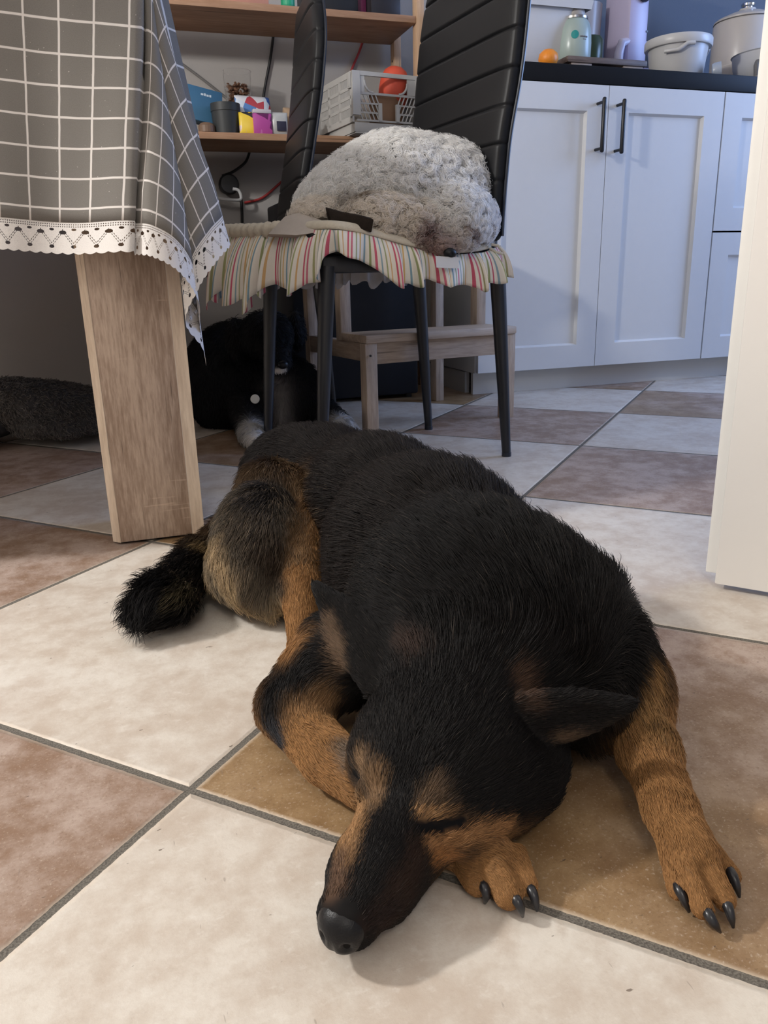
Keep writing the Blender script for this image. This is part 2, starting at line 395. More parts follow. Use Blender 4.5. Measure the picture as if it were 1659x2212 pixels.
def cloth_mesh(name, h0, h1, nh, mat, parent=None, thick=0.0):
    """strip of cloth between hem distances; h measured from the table edge"""
    cols = []
    for i in range(60): cols.append(('l', 1.45*(1-i/60)))
    for i in range(90): cols.append(('f', -0.806+0.806*i/90))
    for i in range(121): cols.append(('c', 90*i/120))
    for i in range(1, 90): cols.append(('r', -1.40*i/90))
    vs = []; uvs = []; s = 0
    for kind, q in cols:
        for j in range(nh+1):
            h = h0+(h1-h0)*j/nh
            if kind == 'l':
                wv_ = 0.012*math.sin(q*19)*(h/LH); vs.append((CX-0.806-0.012*h/LH+wv_, CY-0.012+0.012*min(1, q*8)+q, CZ-h*0.985)); uvs.append((-0.806-q, h, -0.806-q, h)); continue
            if kind == 'f': a, b = q, h
            elif kind == 'r': a, b = h, q
            else:
                t = math.radians(q); r = h/max(math.cos(t), math.sin(t)); a, b = r*math.sin(t), r*math.cos(t)
            vs.append(cloth_point(a, b)); 
            along = a if a <= 0 else (-b if b <= 0 else (a if a < b else 2*h1-b))
            uvs.append((a, b, along, h))
    n = nh+1; fs = [(i*n+j, (i+1)*n+j, (i+1)*n+j+1, i*n+j+1) for i in range(len(cols)-1) for j in range(nh)]
    me = bpy.data.meshes.new(name); me.from_pydata(vs, [], fs)
    for nm, ix in (('flat', (0, 1)), ('hem', (2, 3))):
        l = me.uv_layers.new(name=nm)
        for lp in me.loops: l.data[lp.index].uv = (uvs[lp.vertex_index][ix[0]], uvs[lp.vertex_index][ix[1]])
    me.polygons.foreach_set('use_smooth', [True]*len(me.polygons))
    o = bpy.data.objects.new(name, me); COL.objects.link(o); me.materials.append(mat)
    if parent: o.parent = parent
    return o
def uvmap(nm): return node('ShaderNodeUVMap', uv_map=nm).outputs[0]
def cloth_material():
    m, p = newmat('checked_cloth'); uv = uvmap('flat'); u, v, _ = sep(uv); s = 0.0418; s2 = 0.0362
    wob = (noise(uv, 30, 2)-0.5)*0.0016
    lu = ((u+wob)/s+0.35).fract(); lv = ((v+wob)/s2+0.12).fract()
    d = (lu.mn(1.0-lu)*s).mn(lv.mn(1.0-lv)*s2)
    line = 1.0-d.ramp(0.0009, 0.0017)
    co = coords(); wv = (u*6000).sin()*0.5*((v*6000).sin())+0.5
    f = noise(uv, 900, 2)
    slub = noise(uv, 330, 2, 0.5).ramp(0.735, 0.76)
    base = mixc(f, (0.145, 0.134, 0.121), (0.21, 0.197, 0.180))
    base = mixc(slub*0.8, base, (0.62, 0.58, 0.54))
    col = mixc(line, base, (0.66, 0.62, 0.59))
    back = mixc(line, (0.26, 0.25, 0.24), (0.5, 0.5, 0.5))
    g = X(node('ShaderNodeNewGeometry').outputs['Backfacing'])
    setp(p, Base_Color=col, Roughness=0.85); p.inputs['Specular IOR Level'].default_value = 0.2
    bump(p, f*0.6+wv*0.3+noise(uv, 60, 3)*0.8, 0.35, 0.0012)
    return m
def lace_material():
    m, p = newmat('white_lace'); uv = uvmap('hem'); s, h, _ = sep(uv)
    t = (LH-h)                                        # 0 at the scalloped edge, LACE at the seam
    per = 0.0315
    q = (s/per).fract()-0.5
    def ell(cx, ct, rx, rt):
        qq = ((s/per+cx).fract()-0.5)*per
        return ((qq/rx)*(qq/rx)+((t-ct)/rt)*((t-ct)/rt)).lt(1.0)
    holes = ell(0.0, 0.0098, 0.0036, 0.0022)
    holes = holes.mx(ell(0.5, 0.0275, 0.0052, 0.0024)).mx(ell(0.0, 0.031, 0.0034, 0.0016))
    # diagonal strings of pin holes forming diamonds
    a = q.abs()*2.0                                   # 0 centre ... 1 at the joints
    for k0, k1 in ((0.010, 0.018), (0.014, 0.017)):
        dline = (t-(k0+a*k1)).abs().lt(0.0008)
        dots = ((s/0.0026).fract()-0.5).abs().lt(0.27)
        holes = holes.mx(dline*dots)
    for tt in (0.0345, 0.0372):
        holes = holes.mx((t-tt).abs().lt(0.00065)*((s/0.0031).fract()-0.5).abs().lt(0.25))
    sc = ((s/0.0158*PI).sin().abs())*0.0022
    edge = t.lt(0.0024-sc)
    alpha = 1.0-holes.mx(edge)
    f = noise(uv, 1500, 2)
    setp(p, Base_Color=mixc(f, (0.60, 0.56, 0.53), (0.80, 0.77, 0.74)), Roughness=0.9, Alpha=alpha)
    bump(p, f, 0.5, 0.001); return m
cloth = cloth_mesh('tablecloth', 0.0, LH-LACE, 26, cloth_material())
tag(cloth, 'grey tablecloth with white check lines hanging over the oak table', 'tablecloth')
md = cloth.modifiers.new('thickness', 'SOLIDIFY'); md.thickness = 0.0012; md.offset = 0
lace = cloth_mesh('lace_trim', LH-LACE-0.001, LH, 8, lace_material(), cloth); lace['label'] = 'white crocheted lace trim'
tc = MB().bx(TX0-0.006, CX+0.013, CY-0.013, TY1+0.01, TZ+0.001, CZ+0.0005).build('top_panel', cloth.data.materials[0], cloth)
# ================================================================== SCULPTING (rounded shapes melted into one surface)
def nrm(v): v = np.asarray(v, float); return v/(np.linalg.norm(v)+1e-12)
def cone(a, b, ra, rb, k=0.02, **kw): return dict(t='c', a=np.asarray(a, float), b=np.asarray(b, float), ra=ra, rb=rb, k=k, **kw)
def ell(c, r, x=(1, 0, 0), z=(0, 0, 1), k=0.02, **kw):
    x = nrm(x); z = nrm(np.asarray(z, float)-x*np.dot(z, x)); y = np.cross(z, x)
    return dict(t='e', c=np.asarray(c, float), r=np.asarray(r, float), R=np.array([x, y, z]), k=k, **kw)
def pdist(p, P):
    """signed distance of points P (n,3) to primitive p"""
    if p['t'] == 'c':
        ab = p['b']-p['a']; L2 = ab@ab+1e-12
        t = np.clip(((P-p['a'])@ab)/L2, 0, 1)
        return np.linalg.norm(P-p['a']-t[:, None]*ab, axis=1)-(p['ra']+(p['rb']-p['ra'])*t)
    q = (P-p['c'])@p['R'].T
    k0 = np.linalg.norm(q/p['r'], axis=1); k1 = np.linalg.norm(q/p['r']**2, axis=1)+1e-9
    return k0*(k0-1)/k1
def pbounds(p):
    if p['t'] == 'c':
        return np.minimum(p['a']-p['ra'], p['b']-p['rb']), np.maximum(p['a']+p['ra'], p['b']+p['rb'])
    m = p['r'].max(); return p['c']-m, p['c']+m
def sculpt(prims, h, floor=None):
    lo = np.min([pbounds(p)[0] for p in prims if not p.get('cut')], 0)-4*h; hi = np.max([pbounds(p)[1] for p in prims if not p.get('cut')], 0)+4*h
    n = np.ceil((hi-lo)/h).astype(int)+1
    D = np.full(n, 1.0, np.float32)
    ax = [lo[i]+h*np.arange(n[i]) for i in range(3)]
    for p in prims:
        a, b = pbounds(p); m = p['k']+3*h
        i0 = np.maximum(0, np.floor((a-m-lo)/h).astype(int)); i1 = np.minimum(n, np.ceil((b+m-lo)/h).astype(int)+1)
        if (i1 <= i0).any(): continue
        sl = tuple(slice(i0[i], i1[i]) for i in range(3))
        g = np.stack(np.meshgrid(*[ax[i][sl[i]] for i in range(3)], indexing='ij'), -1)
        d = pdist(p, g.reshape(-1, 3)).reshape(g.shape[:3]); e = D[sl]; k = p['k']
        if p.get('cut'):
            d = -d; hh = np.clip(0.5-0.5*(e-d)/k, 0, 1); D[sl] = e*(1-hh)+d*hh+k*hh*(1-hh)
        else:
            hh = np.clip(0.5+0.5*(e-d)/k, 0, 1); D[sl] = e*(1-hh)+d*hh-k*hh*(1-hh)
    if floor is not None:
        zz = ax[2][None, None, :]; D = np.maximum(D, (floor-zz).astype(np.float32))
    return nets(D, lo, h)
def nets(D, lo, h):
    s = D < 0; nx, ny, nz = D.shape
    cs = [(i, j, k) for i in (0, 1) for j in (0, 1) for k in (0, 1)]
    def cor(A, c): return A[c[0]:nx-1+c[0], c[1]:ny-1+c[1], c[2]:nz-1+c[2]]
    cnt = sum(cor(s, c).astype(np.int8) for c in cs)
    I = np.argwhere((cnt > 0) & (cnt < 8)); idx = np.full((nx-1, ny-1, nz-1), -1, np.int64)
    idx[I[:, 0], I[:, 1], I[:, 2]] = np.arange(len(I))
    acc = np.zeros((len(I), 3)); num = np.zeros(len(I))
    for c in cs:
        for a in range(3):
            if c[a]: continue
            c2 = list(c); c2[a] = 1
            d0_ = D[I[:, 0]+c[0], I[:, 1]+c[1], I[:, 2]+c[2]]; d1_ = D[I[:, 0]+c2[0], I[:, 1]+c2[1], I[:, 2]+c2[2]]
            x = (d0_ < 0) != (d1_ < 0); t = np.where(x, d0_/(d0_-d1_+1e-12), 0)
            q = np.tile(np.array(c, float), (len(I), 1)); q[:, a] += t
            acc[x] += q[x]; num[x] += 1
    V = lo+h*(I+acc/num[:, None]); F = []
    for a in range(3):
        b, c = (a+1) % 3, (a+2) % 3
        A = np.moveaxis(s, (a, b, c), (0, 1, 2)); J = np.moveaxis(idx, (a, b, c), (0, 1, 2))
        e0 = A[:-1, 1:-1, 1:-1]; e1 = A[1:, 1:-1, 1:-1]; X_ = np.argwhere(e0 != e1); 
        u, v, w_ = X_[:, 0], X_[:, 1]+1, X_[:, 2]+1
        q = np.stack([J[u, v-1, w_-1], J[u, v, w_-1], J[u, v, w_], J[u, v-1, w_]], 1)
        fl = ~A[u, v, w_]; q[fl] = q[fl][:, ::-1]; F.append(q)
    return V, np.concatenate(F)
def npmesh(name, V, F, mat, parent=None, cols=None):
    me = bpy.data.meshes.new(name)
    me.vertices.add(len(V)); me.vertices.foreach_set('co', V.astype(np.float32).ravel())
    me.loops.add(F.size); me.loops.foreach_set('vertex_index', F.ravel().astype(np.int32))
    me.polygons.add(len(F)); me.polygons.foreach_set('loop_start', np.arange(0, F.size, F.shape[1], dtype=np.int32))
    me.update(calc_edges=True); me.validate()
    me.polygons.foreach_set('use_smooth', [True]*len(me.polygons))
    if cols is not None:
        at = me.color_attributes.new('col', 'FLOAT_COLOR', 'POINT'); at.data.foreach_set('color', np.c_[cols, np.ones(len(cols))].astype(np.float32).ravel())
    o = bpy.data.objects.new(name, me); COL.objects.link(o); me.materials.append(mat)
    if parent: o.parent = parent
    return o
def vnoise(P, sc, seed=0):
    """cheap smooth noise in -1..1"""
    r = np.random.RandomState(seed); out = 0
    for i in range(5):
        d = r.normal(size=3); d /= np.linalg.norm(d); f = sc*(0.7+0.9*r.rand()); out = out+np.sin(P@d*f*6.283+r.rand()*6.283+1.3*np.sin((P@r.normal(size=3))*f*3.1))
    return out/3.2
def weights(prims, P, s):
    D = np.stack([pdist(p, P) for p in prims], 1); D -= D.min(1, keepdims=True)
    W = np.exp(-D/s); return W/W.sum(1, keepdims=True)
def field(prims, P, key, s=0.012, default=None):
    pr = [p for p in prims if not p.get('cut')]
    A = np.array([np.asarray(p.get(key, default), float) for p in pr]); W = weights(pr, P, s)
    return W@A
def paint(col, P, marks, nz=0.25, seed=3):
    """patches of coat colour: (a, b or None, radius, colour, softness)"""
    for i, (a, b, r, c, so) in enumerate(marks):
        p = cone(a, a if b is None else b, 0, 0); d = pdist(p, P)+r*nz*vnoise(P, 45, seed+i)*0.6
        w_ = np.clip((r*(1+so)-d)/(2*so*r), 0, 1)[:, None]; w_ = w_*w_*(3-2*w_); col = col*(1-w_)+np.asarray(c)*w_
    return col
def normals(V, F):
    n = np.zeros_like(V); a, b, c, d = (V[F[:, i]] for i in range(4)); fn = np.cross(c-a, d-b)
    for i in range(4): np.add.at(n, F[:, i], fn)
    return n/(np.linalg.norm(n, axis=1, keepdims=True)+1e-12)
def scatter(V, F, N, count, rs, dens=None):
    T = np.concatenate([F[:, [0, 1, 2]], F[:, [0, 2, 3]]]); a, b, c = V[T[:, 0]], V[T[:, 1]], V[T[:, 2]]
    ar = np.linalg.norm(np.cross(b-a, c-a), axis=1)
    if dens is not None: ar = ar*dens[T].mean(1)
    cs_ = np.cumsum(ar); k = np.searchsorted(cs_, rs.rand(count)*cs_[-1]); k = np.minimum(k, len(T)-1)
    u, v = rs.rand(count), rs.rand(count); f = u+v > 1; u[f], v[f] = 1-u[f], 1-v[f]
    Pp = a[k]+u[:, None]*(b-a)[k]+v[:, None]*(c-a)[k]
    Nn = N[T[k, 0]]*(1-u-v)[:, None]+N[T[k, 1]]*u[:, None]+N[T[k, 2]]*v[:, None]
    return Pp, Nn/(np.linalg.norm(Nn, axis=1, keepdims=True)+1e-12)
def hair_object(name, pts, rad, cols, mat, parent):
    """pts (n, m, 3)"""
    n, m, _ = pts.shape
    cu = bpy.data.hair_curves.new(name); cu.add_curves([m]*n)
    cu.position_data.foreach_set('vector', pts.astype(np.float32).ravel())
    ra = cu.attributes.get('radius') or cu.attributes.new('radius', 'FLOAT', 'POINT')
    ra.data.foreach_set('value', np.broadcast_to(rad, (n, m)).astype(np.float32).ravel())
    ca = cu.attributes.new('col', 'FLOAT_COLOR', 'CURVE'); ca.data.foreach_set('color', np.c_[cols, np.ones(n)].astype(np.float32).ravel())
    cu.materials.append(mat)
    o = bpy.data.objects.new(name, cu); COL.objects.link(o)
    if parent: o.parent = parent
    return o
def straight_fur(P, N, flow, L, m, lift, rs, clump=0.35, frizz=0.12):
    t = flow-N*(flow*N).sum(1, keepdims=True); t /= np.linalg.norm(t, axis=1, keepdims=True)+1e-9
    side = np.cross(N, t)
    cl = vnoise(P, 22, 11)[:, None]*clump+vnoise(P, 70, 12)[:, None]*clump*0.7+rs.normal(size=(len(P), 1))*frizz
    t = t+side*cl; t /= np.linalg.norm(t, axis=1, keepdims=True)
    lf = (lift*(1+0.35*vnoise(P, 30, 13)+0.25*rs.normal(size=len(P))))[:, None]
    s = np.linspace(0, 1, m); out = np.empty((len(P), m, 3))
    for i, q in enumerate(s):
        out[:, i] = P+L[:, None]*(t*q*(1-0.1*q)+N*(lf*q*(1.25-0.75*q)))
    return out
def fur_material(name, rough=0.45, spec=0.35, through=0.0):
    m, p = newmat(name)
    a = node('ShaderNodeAttribute', attribute_name='col')
    X.nt.links.new(a.outputs['Color'], p.inputs['Base Color'])
    p.inputs['Roughness'].default_value = rough; p.inputs['Specular IOR Level'].default_value = spec
    if through:                                   # light passes through pale hair
        tr = node('ShaderNodeBsdfTranslucent'); X.nt.links.new(a.outputs['Color'], tr.inputs[0]); mx = node('ShaderNodeMixShader'); mx.inputs[0].default_value = through
        X.nt.links.new(p.outputs[0], mx.inputs[1]); X.nt.links.new(tr.outputs[0], mx.inputs[2]); X.nt.links.new(mx.outputs[0], X.nt.nodes['Material Output'].inputs[0])
    return m
FUR = fur_material('dog_fur', 0.55, 0.16); SKIN = fur_material('dog_coat', 0.8, 0.15)
HAIR_SCALE = 1.0
# ================================================================== SHEPHERD DOG ASLEEP ON THE TILES
BK, DB, BR, GY = (0.0085, 0.0075, 0.0075), (0.022, 0.016, 0.012), (0.075, 0.045, 0.024), (0.10, 0.082, 0.062)
TN, RT, CRM = (0.31, 0.158, 0.062), (0.27, 0.122, 0.044), (0.42, 0.30, 0.17)
Z = atz
# head frame: nose at the origin, x towards the nose, y to the dog's left, z up
HS = 0.93
HO = np.array([0.0780, 0.3425, 0.0265]); ha = math.radians(46.0); el = math.radians(6.0)
HX = np.array([-math.sin(ha)*math.cos(el), -math.cos(ha)*math.cos(el), -math.sin(el)]); HY = nrm(np.cross((0, 0, 1), HX)); HZ = np.cross(HX, HY)
rl = math.radians(6.5); HY, HZ = HY*math.cos(rl)-HZ*math.sin(rl), HZ*math.cos(rl)+HY*math.sin(rl)
def Hd(x, y, z): return HO+HS*(HX*x+HY*y+HZ*z)
def hell(x, y, z, rx, ry, rz, k=0.015, tilt=0, **kw):
    X_ = HX*math.cos(tilt)+HZ*math.sin(tilt); return ell(Hd(x, y, z), (rx*HS, ry*HS, rz*HS), X_, HZ, k, **kw)
back = -HX
def hcone(a, b, ra, rb, k=0.015, **kw): return cone(Hd(*a), Hd(*b), ra*HS, rb*HS, k, **kw)
def A(px, py, z): return atz(px, py, z)
tail_dir = nrm(A(600, 1040, .1)-A(1030, 1300, .1))
dog = []
def add(p, col=BK, L=0.03, flow=None, lift=0.45):
    p['col'] = col; p['L'] = L; p['lift'] = lift
    if flow is None: flow = nrm(p['b']-p['a']) if p['t'] == 'c' else tail_dir
    p['flow'] = nrm(flow); dog.append(p); return p
down = np.array([0, 0, -1.0])
BO = (0.0125, 0.0098, 0.0092)
# torso
add(ell(A(1010, 1330, .095), (.102, .100, .098), tail_dir, k=.03), BK, .028, tail_dir+down*.2, .5)
add(ell(A(925, 1200, .092), (.125, .104, .102), tail_dir, k=.04), BO, .026, tail_dir+down*.25, .5)
add(ell(A(820, 1105, .088), (.12, .096, .096), tail_dir, k=.04), BO, .024, tail_dir+down*.25)
add(ell(A(715, 1055, .085), (.11, .085, .088), tail_dir, k=.04), BO, .022, tail_dir+down*.25)
add(ell(A(630, 1045, .085), (.085, .070, .076), tail_dir, k=.04), BO, .022, nrm((-.5, .3, -.5)))
# shoulder hump and neck
add(cone(A(1100, 1385, .090), A(1010, 1475, .070), .082, .058, k=.035), BK, .028, tail_dir+np.array([0, 0, .1]), .55)
add(ell(A(1205, 1360, .070), (.075, .062, .070), tail_dir, k=.04), BK, .026, tail_dir+down*.5)
add(ell(A(1260, 1480, .055), (.055, .050, .052), tail_dir, k=.03), BK, .020, down+HY*.5)
# haunch (right hind leg folded), shin, foot
hd = nrm(A(560, 1290, .05)-A(590, 1070, .13))
add(ell(A(557, 1170, .075), (.096, .050, .058), A(545, 1290, .05)-A(600, 1050, .12), k=.016), GY, .022, hd+np.array([-.2, 0, -.2]))
add(cone(A(585, 1065, .112), A(645, 1075, .105), .042, .033, k=.018), BR, .020, hd)
add(cone(A(650, 1075, .104), A(648, 1270, .05), .026, .021, k=.008), TN, .011, None, .3)
add(cone(A(648, 1270, .05), A(655, 1400, .018), .021, .0135, k=.010), TN, .008, None, .3)
add(cone(A(655, 1400, .018), A(690, 1470, .013), .0135, .015, k=.01), TN, .008, None, .3)
add(cone(A(525, 1235, .045), A(590, 1295, .028), .034, .022, k=.02), CRM, .024, (-.25, -.75, -.5), .35)
# tail
td = nrm(A(320, 1340, .022)-A(470, 1180, .035))
add(cone(A(500, 1150, .05), A(435, 1210, .030), .024, .022, k=.02), BR, .024, td)
add(cone(A(435, 1210, .032), A(348, 1307, .028), .024, .0235, k=.02), BK, .028, td, .7)
add(cone(A(348, 1307, .028), A(316, 1338, .022), .0235, .014, k=.02), BK, .030, td, .7)
# right fore leg (image left): elbow and forearm running under the chin
add(cone(A(735, 1425, .065), A(640, 1515, .038), .042, .029, k=.02), BK, .016, (-.3, -.4, -.6), .35)
paw_a = A(1056, 1852, .016)
# left fore leg (image right)
add(cone(A(1290, 1430, .070), A(1352, 1480, .05), .042, .030, k=.025), BK, .018, (.5, -.3, -.6), .4)
add(cone(A(1368, 1475, .045), A(1400, 1620, .034), .0265, .0200, k=.014), TN, .012, None, .3)
add(cone(A(1400, 1620, .034), A(1448, 1750, .027), .0205, .0165, k=.012), TN, .009, None, .3)
paw_b = A(1490, 1845, .0215)
add(cone(A(1448, 1750, .027), paw_b, .0165, .0180, k=.008), TN, .007, None, .25)
# head
add(hell(-.155, 0, .018, .064, .057, .046, .03, -.06), BK, .011, back, .4)                      # skull
add(hcone((-.185, 0, .012), (-.265, .0, .03), .054, .070, .03), BK, .022, back+np.array([0, 0, .1]), .5)   # nape
add(hell(-.160, -.042, -.002, .044, .028, .036, .018), BK, .012, back-HY*.4, .4)                # cheeks
add(hell(-.160, .044, -.004, .046, .030, .038, .018), BK, .012, back+HY*.4, .4)
add(hell(-.128, .040, .002, .040, .022, .024, .012), BK, .008, back+HY*.3, .3)
add(hell(-.195, .056, -.006, .045, .030, .032, .02), BK, .018, back+HY*.6, .45)
add(hcone((-.108, 0, .003), (-.050, 0, -.001), .0320, .0275, .014), BK, .005, back, .22)         # muzzle
add(hcone((-.050, 0, -.001), (-.016, 0, -.003), .0275, .0205, .012), BK, .0036, back, .22)
add(hcone((-.118, .017, -.010), (-.045, .011, -.009), .0240, .0180, .008), DB, .005, back, .22)  # lips
add(hcone((-.118, -.017, -.010), (-.045, -.011, -.009), .0240, .0180, .008), DB, .005, back, .22)
add(hcone((-.120, 0, -.018), (-.028, 0, -.0165), .022, .0095, .007), DB, .005, back, .22)       # lower jaw
add(hell(-.114, -.023, .028, .021, .014, .013, .012), BK, .006, back, .3)                      # brows
add(hell(-.114, .023, .028, .021, .014, .013, .012), BK, .006, back, .3)
add(hell(-.100, -.0335, .012, .0125, .0065, .0075, .005), BR, .0030, back, .2)                   # closed eyes
add(hell(-.100, .0335, .012, .0125, .0065, .0075, .005), BR, .0030, back, .2)
# the right paw under the cheek, toes
add(cone(A(622, 1535, .028), A(712, 1640, .024), .0235, .0215, k=.014), TN, .010, None, .3)
add(cone(A(712, 1640, .024), A(985, 1825, .016), .0215, .0160, k=.003), TN, .009, None, .3)
add(cone(A(985, 1825, .016), paw_a, .0160, .0168, k=.0025), TN, .006, None, .25)
toes = [(paw_a, 'a', [((1005, 1862, .013), (1030, 1908, .0105), .0092), ((1066, 1862, .020), (1098, 1932, .0120), .0104), ((1110, 1850, .018), (1140, 1912, .0110), .0078)]),
        (paw_b, 'b', [((1450, 1850, .018), (1462, 1925, .010), .0068), ((1482, 1865, .025), (1518, 1960, .0115), .0082), ((1520, 1855, .025), (1566, 1945, .0115), .0078), ((1530, 1830, .020), (1585, 1893, .0100), .0060)])]
for pc, nm, ts in toes:
    for a_, b_, r_ in ts: add(cone(A(*a_), A(*b_), r_*1.08, r_*.92, k=.0018), TN, .0032, None, .2)
gaps = [((1036, 1868, .021), (1063, 1925, .015)), ((1092, 1862, .025), (1123, 1922, .015)), ((1466, 1872, .022), (1488, 1940, .013)), ((1503, 1868, .028), (1543, 1955, .014)), ((1530, 1848, .026), (1574, 1920, .013))]
for a_, b_ in gaps: dog.append(cone(A(*a_), A(*b_), .0016, .0022, k=.002, cut=True))
# ears: thin leaves with a hollow front
def ear(base, tip, width, face, s):
    base, tip = np.asarray(base), np.asarray(tip); ax_ = nrm(tip-base); fc = nrm(np.asarray(face)-ax_*np.dot(face, ax_)); sd = np.cross(fc, ax_)
    L = np.linalg.norm(tip-base)
    for i in range(9):
        q = i/8; wd = width*(1-q**1.8)*(0.85+.3*q)*0.92+0.005; c = base+ax_*L*(q*1.08-.08)-fc*0.010*(1-q)
        add(ell(c, (L*0.13, wd, 0.0055), ax_, fc, k=.006), BK, .005, ax_, .22)
    return ax_, fc, sd, L
earL_b, earL_t = A(800, 1440, .092), A(690, 1274, .130)
earR_b, earR_t = A(1160, 1572, .080), A(1352, 1522, .100)
eL = ear(earL_b, earL_t, .026, nrm(CC-earL_b)*0.6+np.array([-.8, -.1, .1]), 1)
eR = ear(earR_b, earR_t, .025, nrm(CC-earR_b)*1.0+np.array([-.1, -.5, -.7]), -1)
for e_, b_ in ((eL, earL_b), (eR, earR_b)):
    dog.append(ell(b_+e_[0]*e_[3]*.42+e_[1]*.0105, (e_[3]*.48, .0155, .011), e_[0], e_[1], k=.004, cut=True))
# corners between brow and muzzle, mouth line
dog.append(hcone((-.030, .026, -.013), (-.100, .040, -.014), .002, .002, .003, cut=True))
dog.append(hcone((-.030, -.026, -.013), (-.100, -.040, -.014), .002, .002, .003, cut=True))
dog.append(hcone((-.086, .031, .010), (-.116, .037, .014), .0016, .0016, .002, cut=True))
dog.append(hcone((-.086, -.031, .010), (-.116, -.037, .014), .0016, .0016, .002, cut=True))
solid = [p for p in dog if not p.get('cut')]
dV, dF = sculpt(dog, 0.0034, floor=0.001)
dpx = (dV-CC)@np.stack([CR, CU, CF], 1); dP2 = np.stack([IW/2+FPX*dpx[:, 0]/dpx[:, 2], IH/2-FPX*dpx[:, 1]/dpx[:, 2]], 1)
def on(px, py, rad=14):
    """the spot of the coat seen along one sight line"""
    d = np.hypot(dP2[:, 0]-px, dP2[:, 1]-py)
    while not (d < rad).any(): rad *= 1.5
    k = np.where(d < rad)[0]; k0 = dpx[k, 2].min(); k = k[dpx[k, 2] < k0+.02]; return dV[k[np.argmin(d[k])]]
def patch(pts, r, c, so=.7):
    q = [on(*p) for p in pts]
    return [(q[i], q[i+1] if i+1 < len(q) else None, r, c, so) for i in range(max(1, len(q)-1))]
TNL, OCH = (0.33, 0.185, 0.085), (0.24, 0.135, 0.062)
marks = (patch([(560, 1075), (600, 1060)], .030, (0.030, 0.024, 0.019))+patch([(540, 1150), (560, 1230)], .034, (0.075, 0.058, 0.042))+patch([(590, 1180), (610, 1250)], .022, (0.055, 0.038, 0.026))
    +patch([(500, 1260), (535, 1315), (580, 1325)], .022, CRM)+patch([(470, 1170), (478, 1215)], .014, CRM, .9)+patch([(545, 1260), (560, 1280)], .018, (0.14, 0.115, 0.085), .9)
    +patch([(655, 1035), (640, 1065)], .012, (0.15, 0.09, 0.045), .9)+patch([(640, 1110), (645, 1200)], .015, (0.20, 0.115, 0.055), .8)+patch([(648, 1230), (655, 1330), (655, 1395)], .017, TN, .6)
    +patch([(445, 1180), (455, 1165)], .010, (.28, .19, .09), .9)+patch([(400, 1270), (380, 1290)], .007, (.10, .08, .045), 1.0)
    +patch([(720, 1400), (640, 1470), (600, 1510)], .022, BK, .5)+patch([(640, 1520), (700, 1500)], .012, OCH, .9)+patch([(650, 1560), (700, 1620)], .016, TN, .8)
    +patch([(583, 1560), (600, 1590)], .010, (0.03, 0.03, 0.035), .6)+patch([(735, 1600), (745, 1640)], .008, (0.16, 0.12, 0.09), .9)
    +patch([(1380, 1400), (1360, 1440)], .016, BK, .7)+patch([(1400, 1450), (1420, 1560)], .016, (0.30, 0.17, 0.07), .7)
    # head
    +patch([(783, 1650), (815, 1690), (808, 1735)], .0080, (0.185, 0.112, 0.060), .8)+patch([(772, 1742), (757, 1800), (745, 1850)], .0082, TNL, .7)+patch([(735, 1865), (722, 1915)], .007, (0.12, 0.068, 0.042), .9)
    +patch([(900, 1738), (940, 1712), (985, 1745)], .0062, (0.115, 0.074, 0.045), .9)+patch([(905, 1758), (1005, 1760)], .0036, TNL, .7)
    +patch([(1010, 1715), (1080, 1730), (1140, 1720), (1165, 1660)], .016, BK, .5)
    +patch([(930, 1825), (990, 1805), (1085, 1785)], .0066, (0.31, 0.160, 0.070), .6)+patch([(940, 1860), (975, 1848)], .0055, RT, .8)
    +patch([(870, 1500), (868, 1620), (860, 1720), (840, 1800), (815, 1880), (785, 1945)], .0090, BK, .5)+patch([(895, 1850), (870, 1920), (830, 1985)], .010, (0.030, 0.017, 0.012), .8)
    +patch([(862, 1760), (852, 1850)], .006, BK, .6)+patch([(800, 1990), (850, 1960)], .006, (0.020, 0.012, 0.010), .8)
    +patch([(1145, 1500), (1120, 1475)], .009, (0.09, 0.05, 0.032), 1.0)+patch([(885, 1395), (905, 1425)], .010, (0.040, 0.025, 0.020), 1.0)
    +patch([(712, 1345), (730, 1400), (745, 1440)], .0075, (0.13, 0.085, 0.055), .8)+patch([(1210, 1590), (1270, 1565)], .006, (0.12, 0.078, 0.05), .9)+patch([(1300, 1560), (1330, 1545)], .006, (0.04, 0.03, 0.022), .9))
SLIT = [[on(*q) for q in l] for l in ([(760, 1662), (778, 1698), (790, 1722)], [(908, 1787), (950, 1784), (995, 1775)])]
slits = [(l[i], l[i+1], r, (0.004, 0.004, 0.005), .35) for l, r in zip(SLIT, (.0034, .0044)) for i in range(2)]
marks += slits
def dog_cols(P, nz=0.25): return paint(field(solid, P, 'col', .006), P, marks, nz)
shep = empty('dog', (0.25, 0.7, 0), label='black and tan shepherd dog asleep on the tiles, chin on its paw', cat='dog')
dbody = npmesh('body', dV-np.array([0.25, 0.7, 0]), dF, SKIN, shep, dog_cols(dV)*0.75)
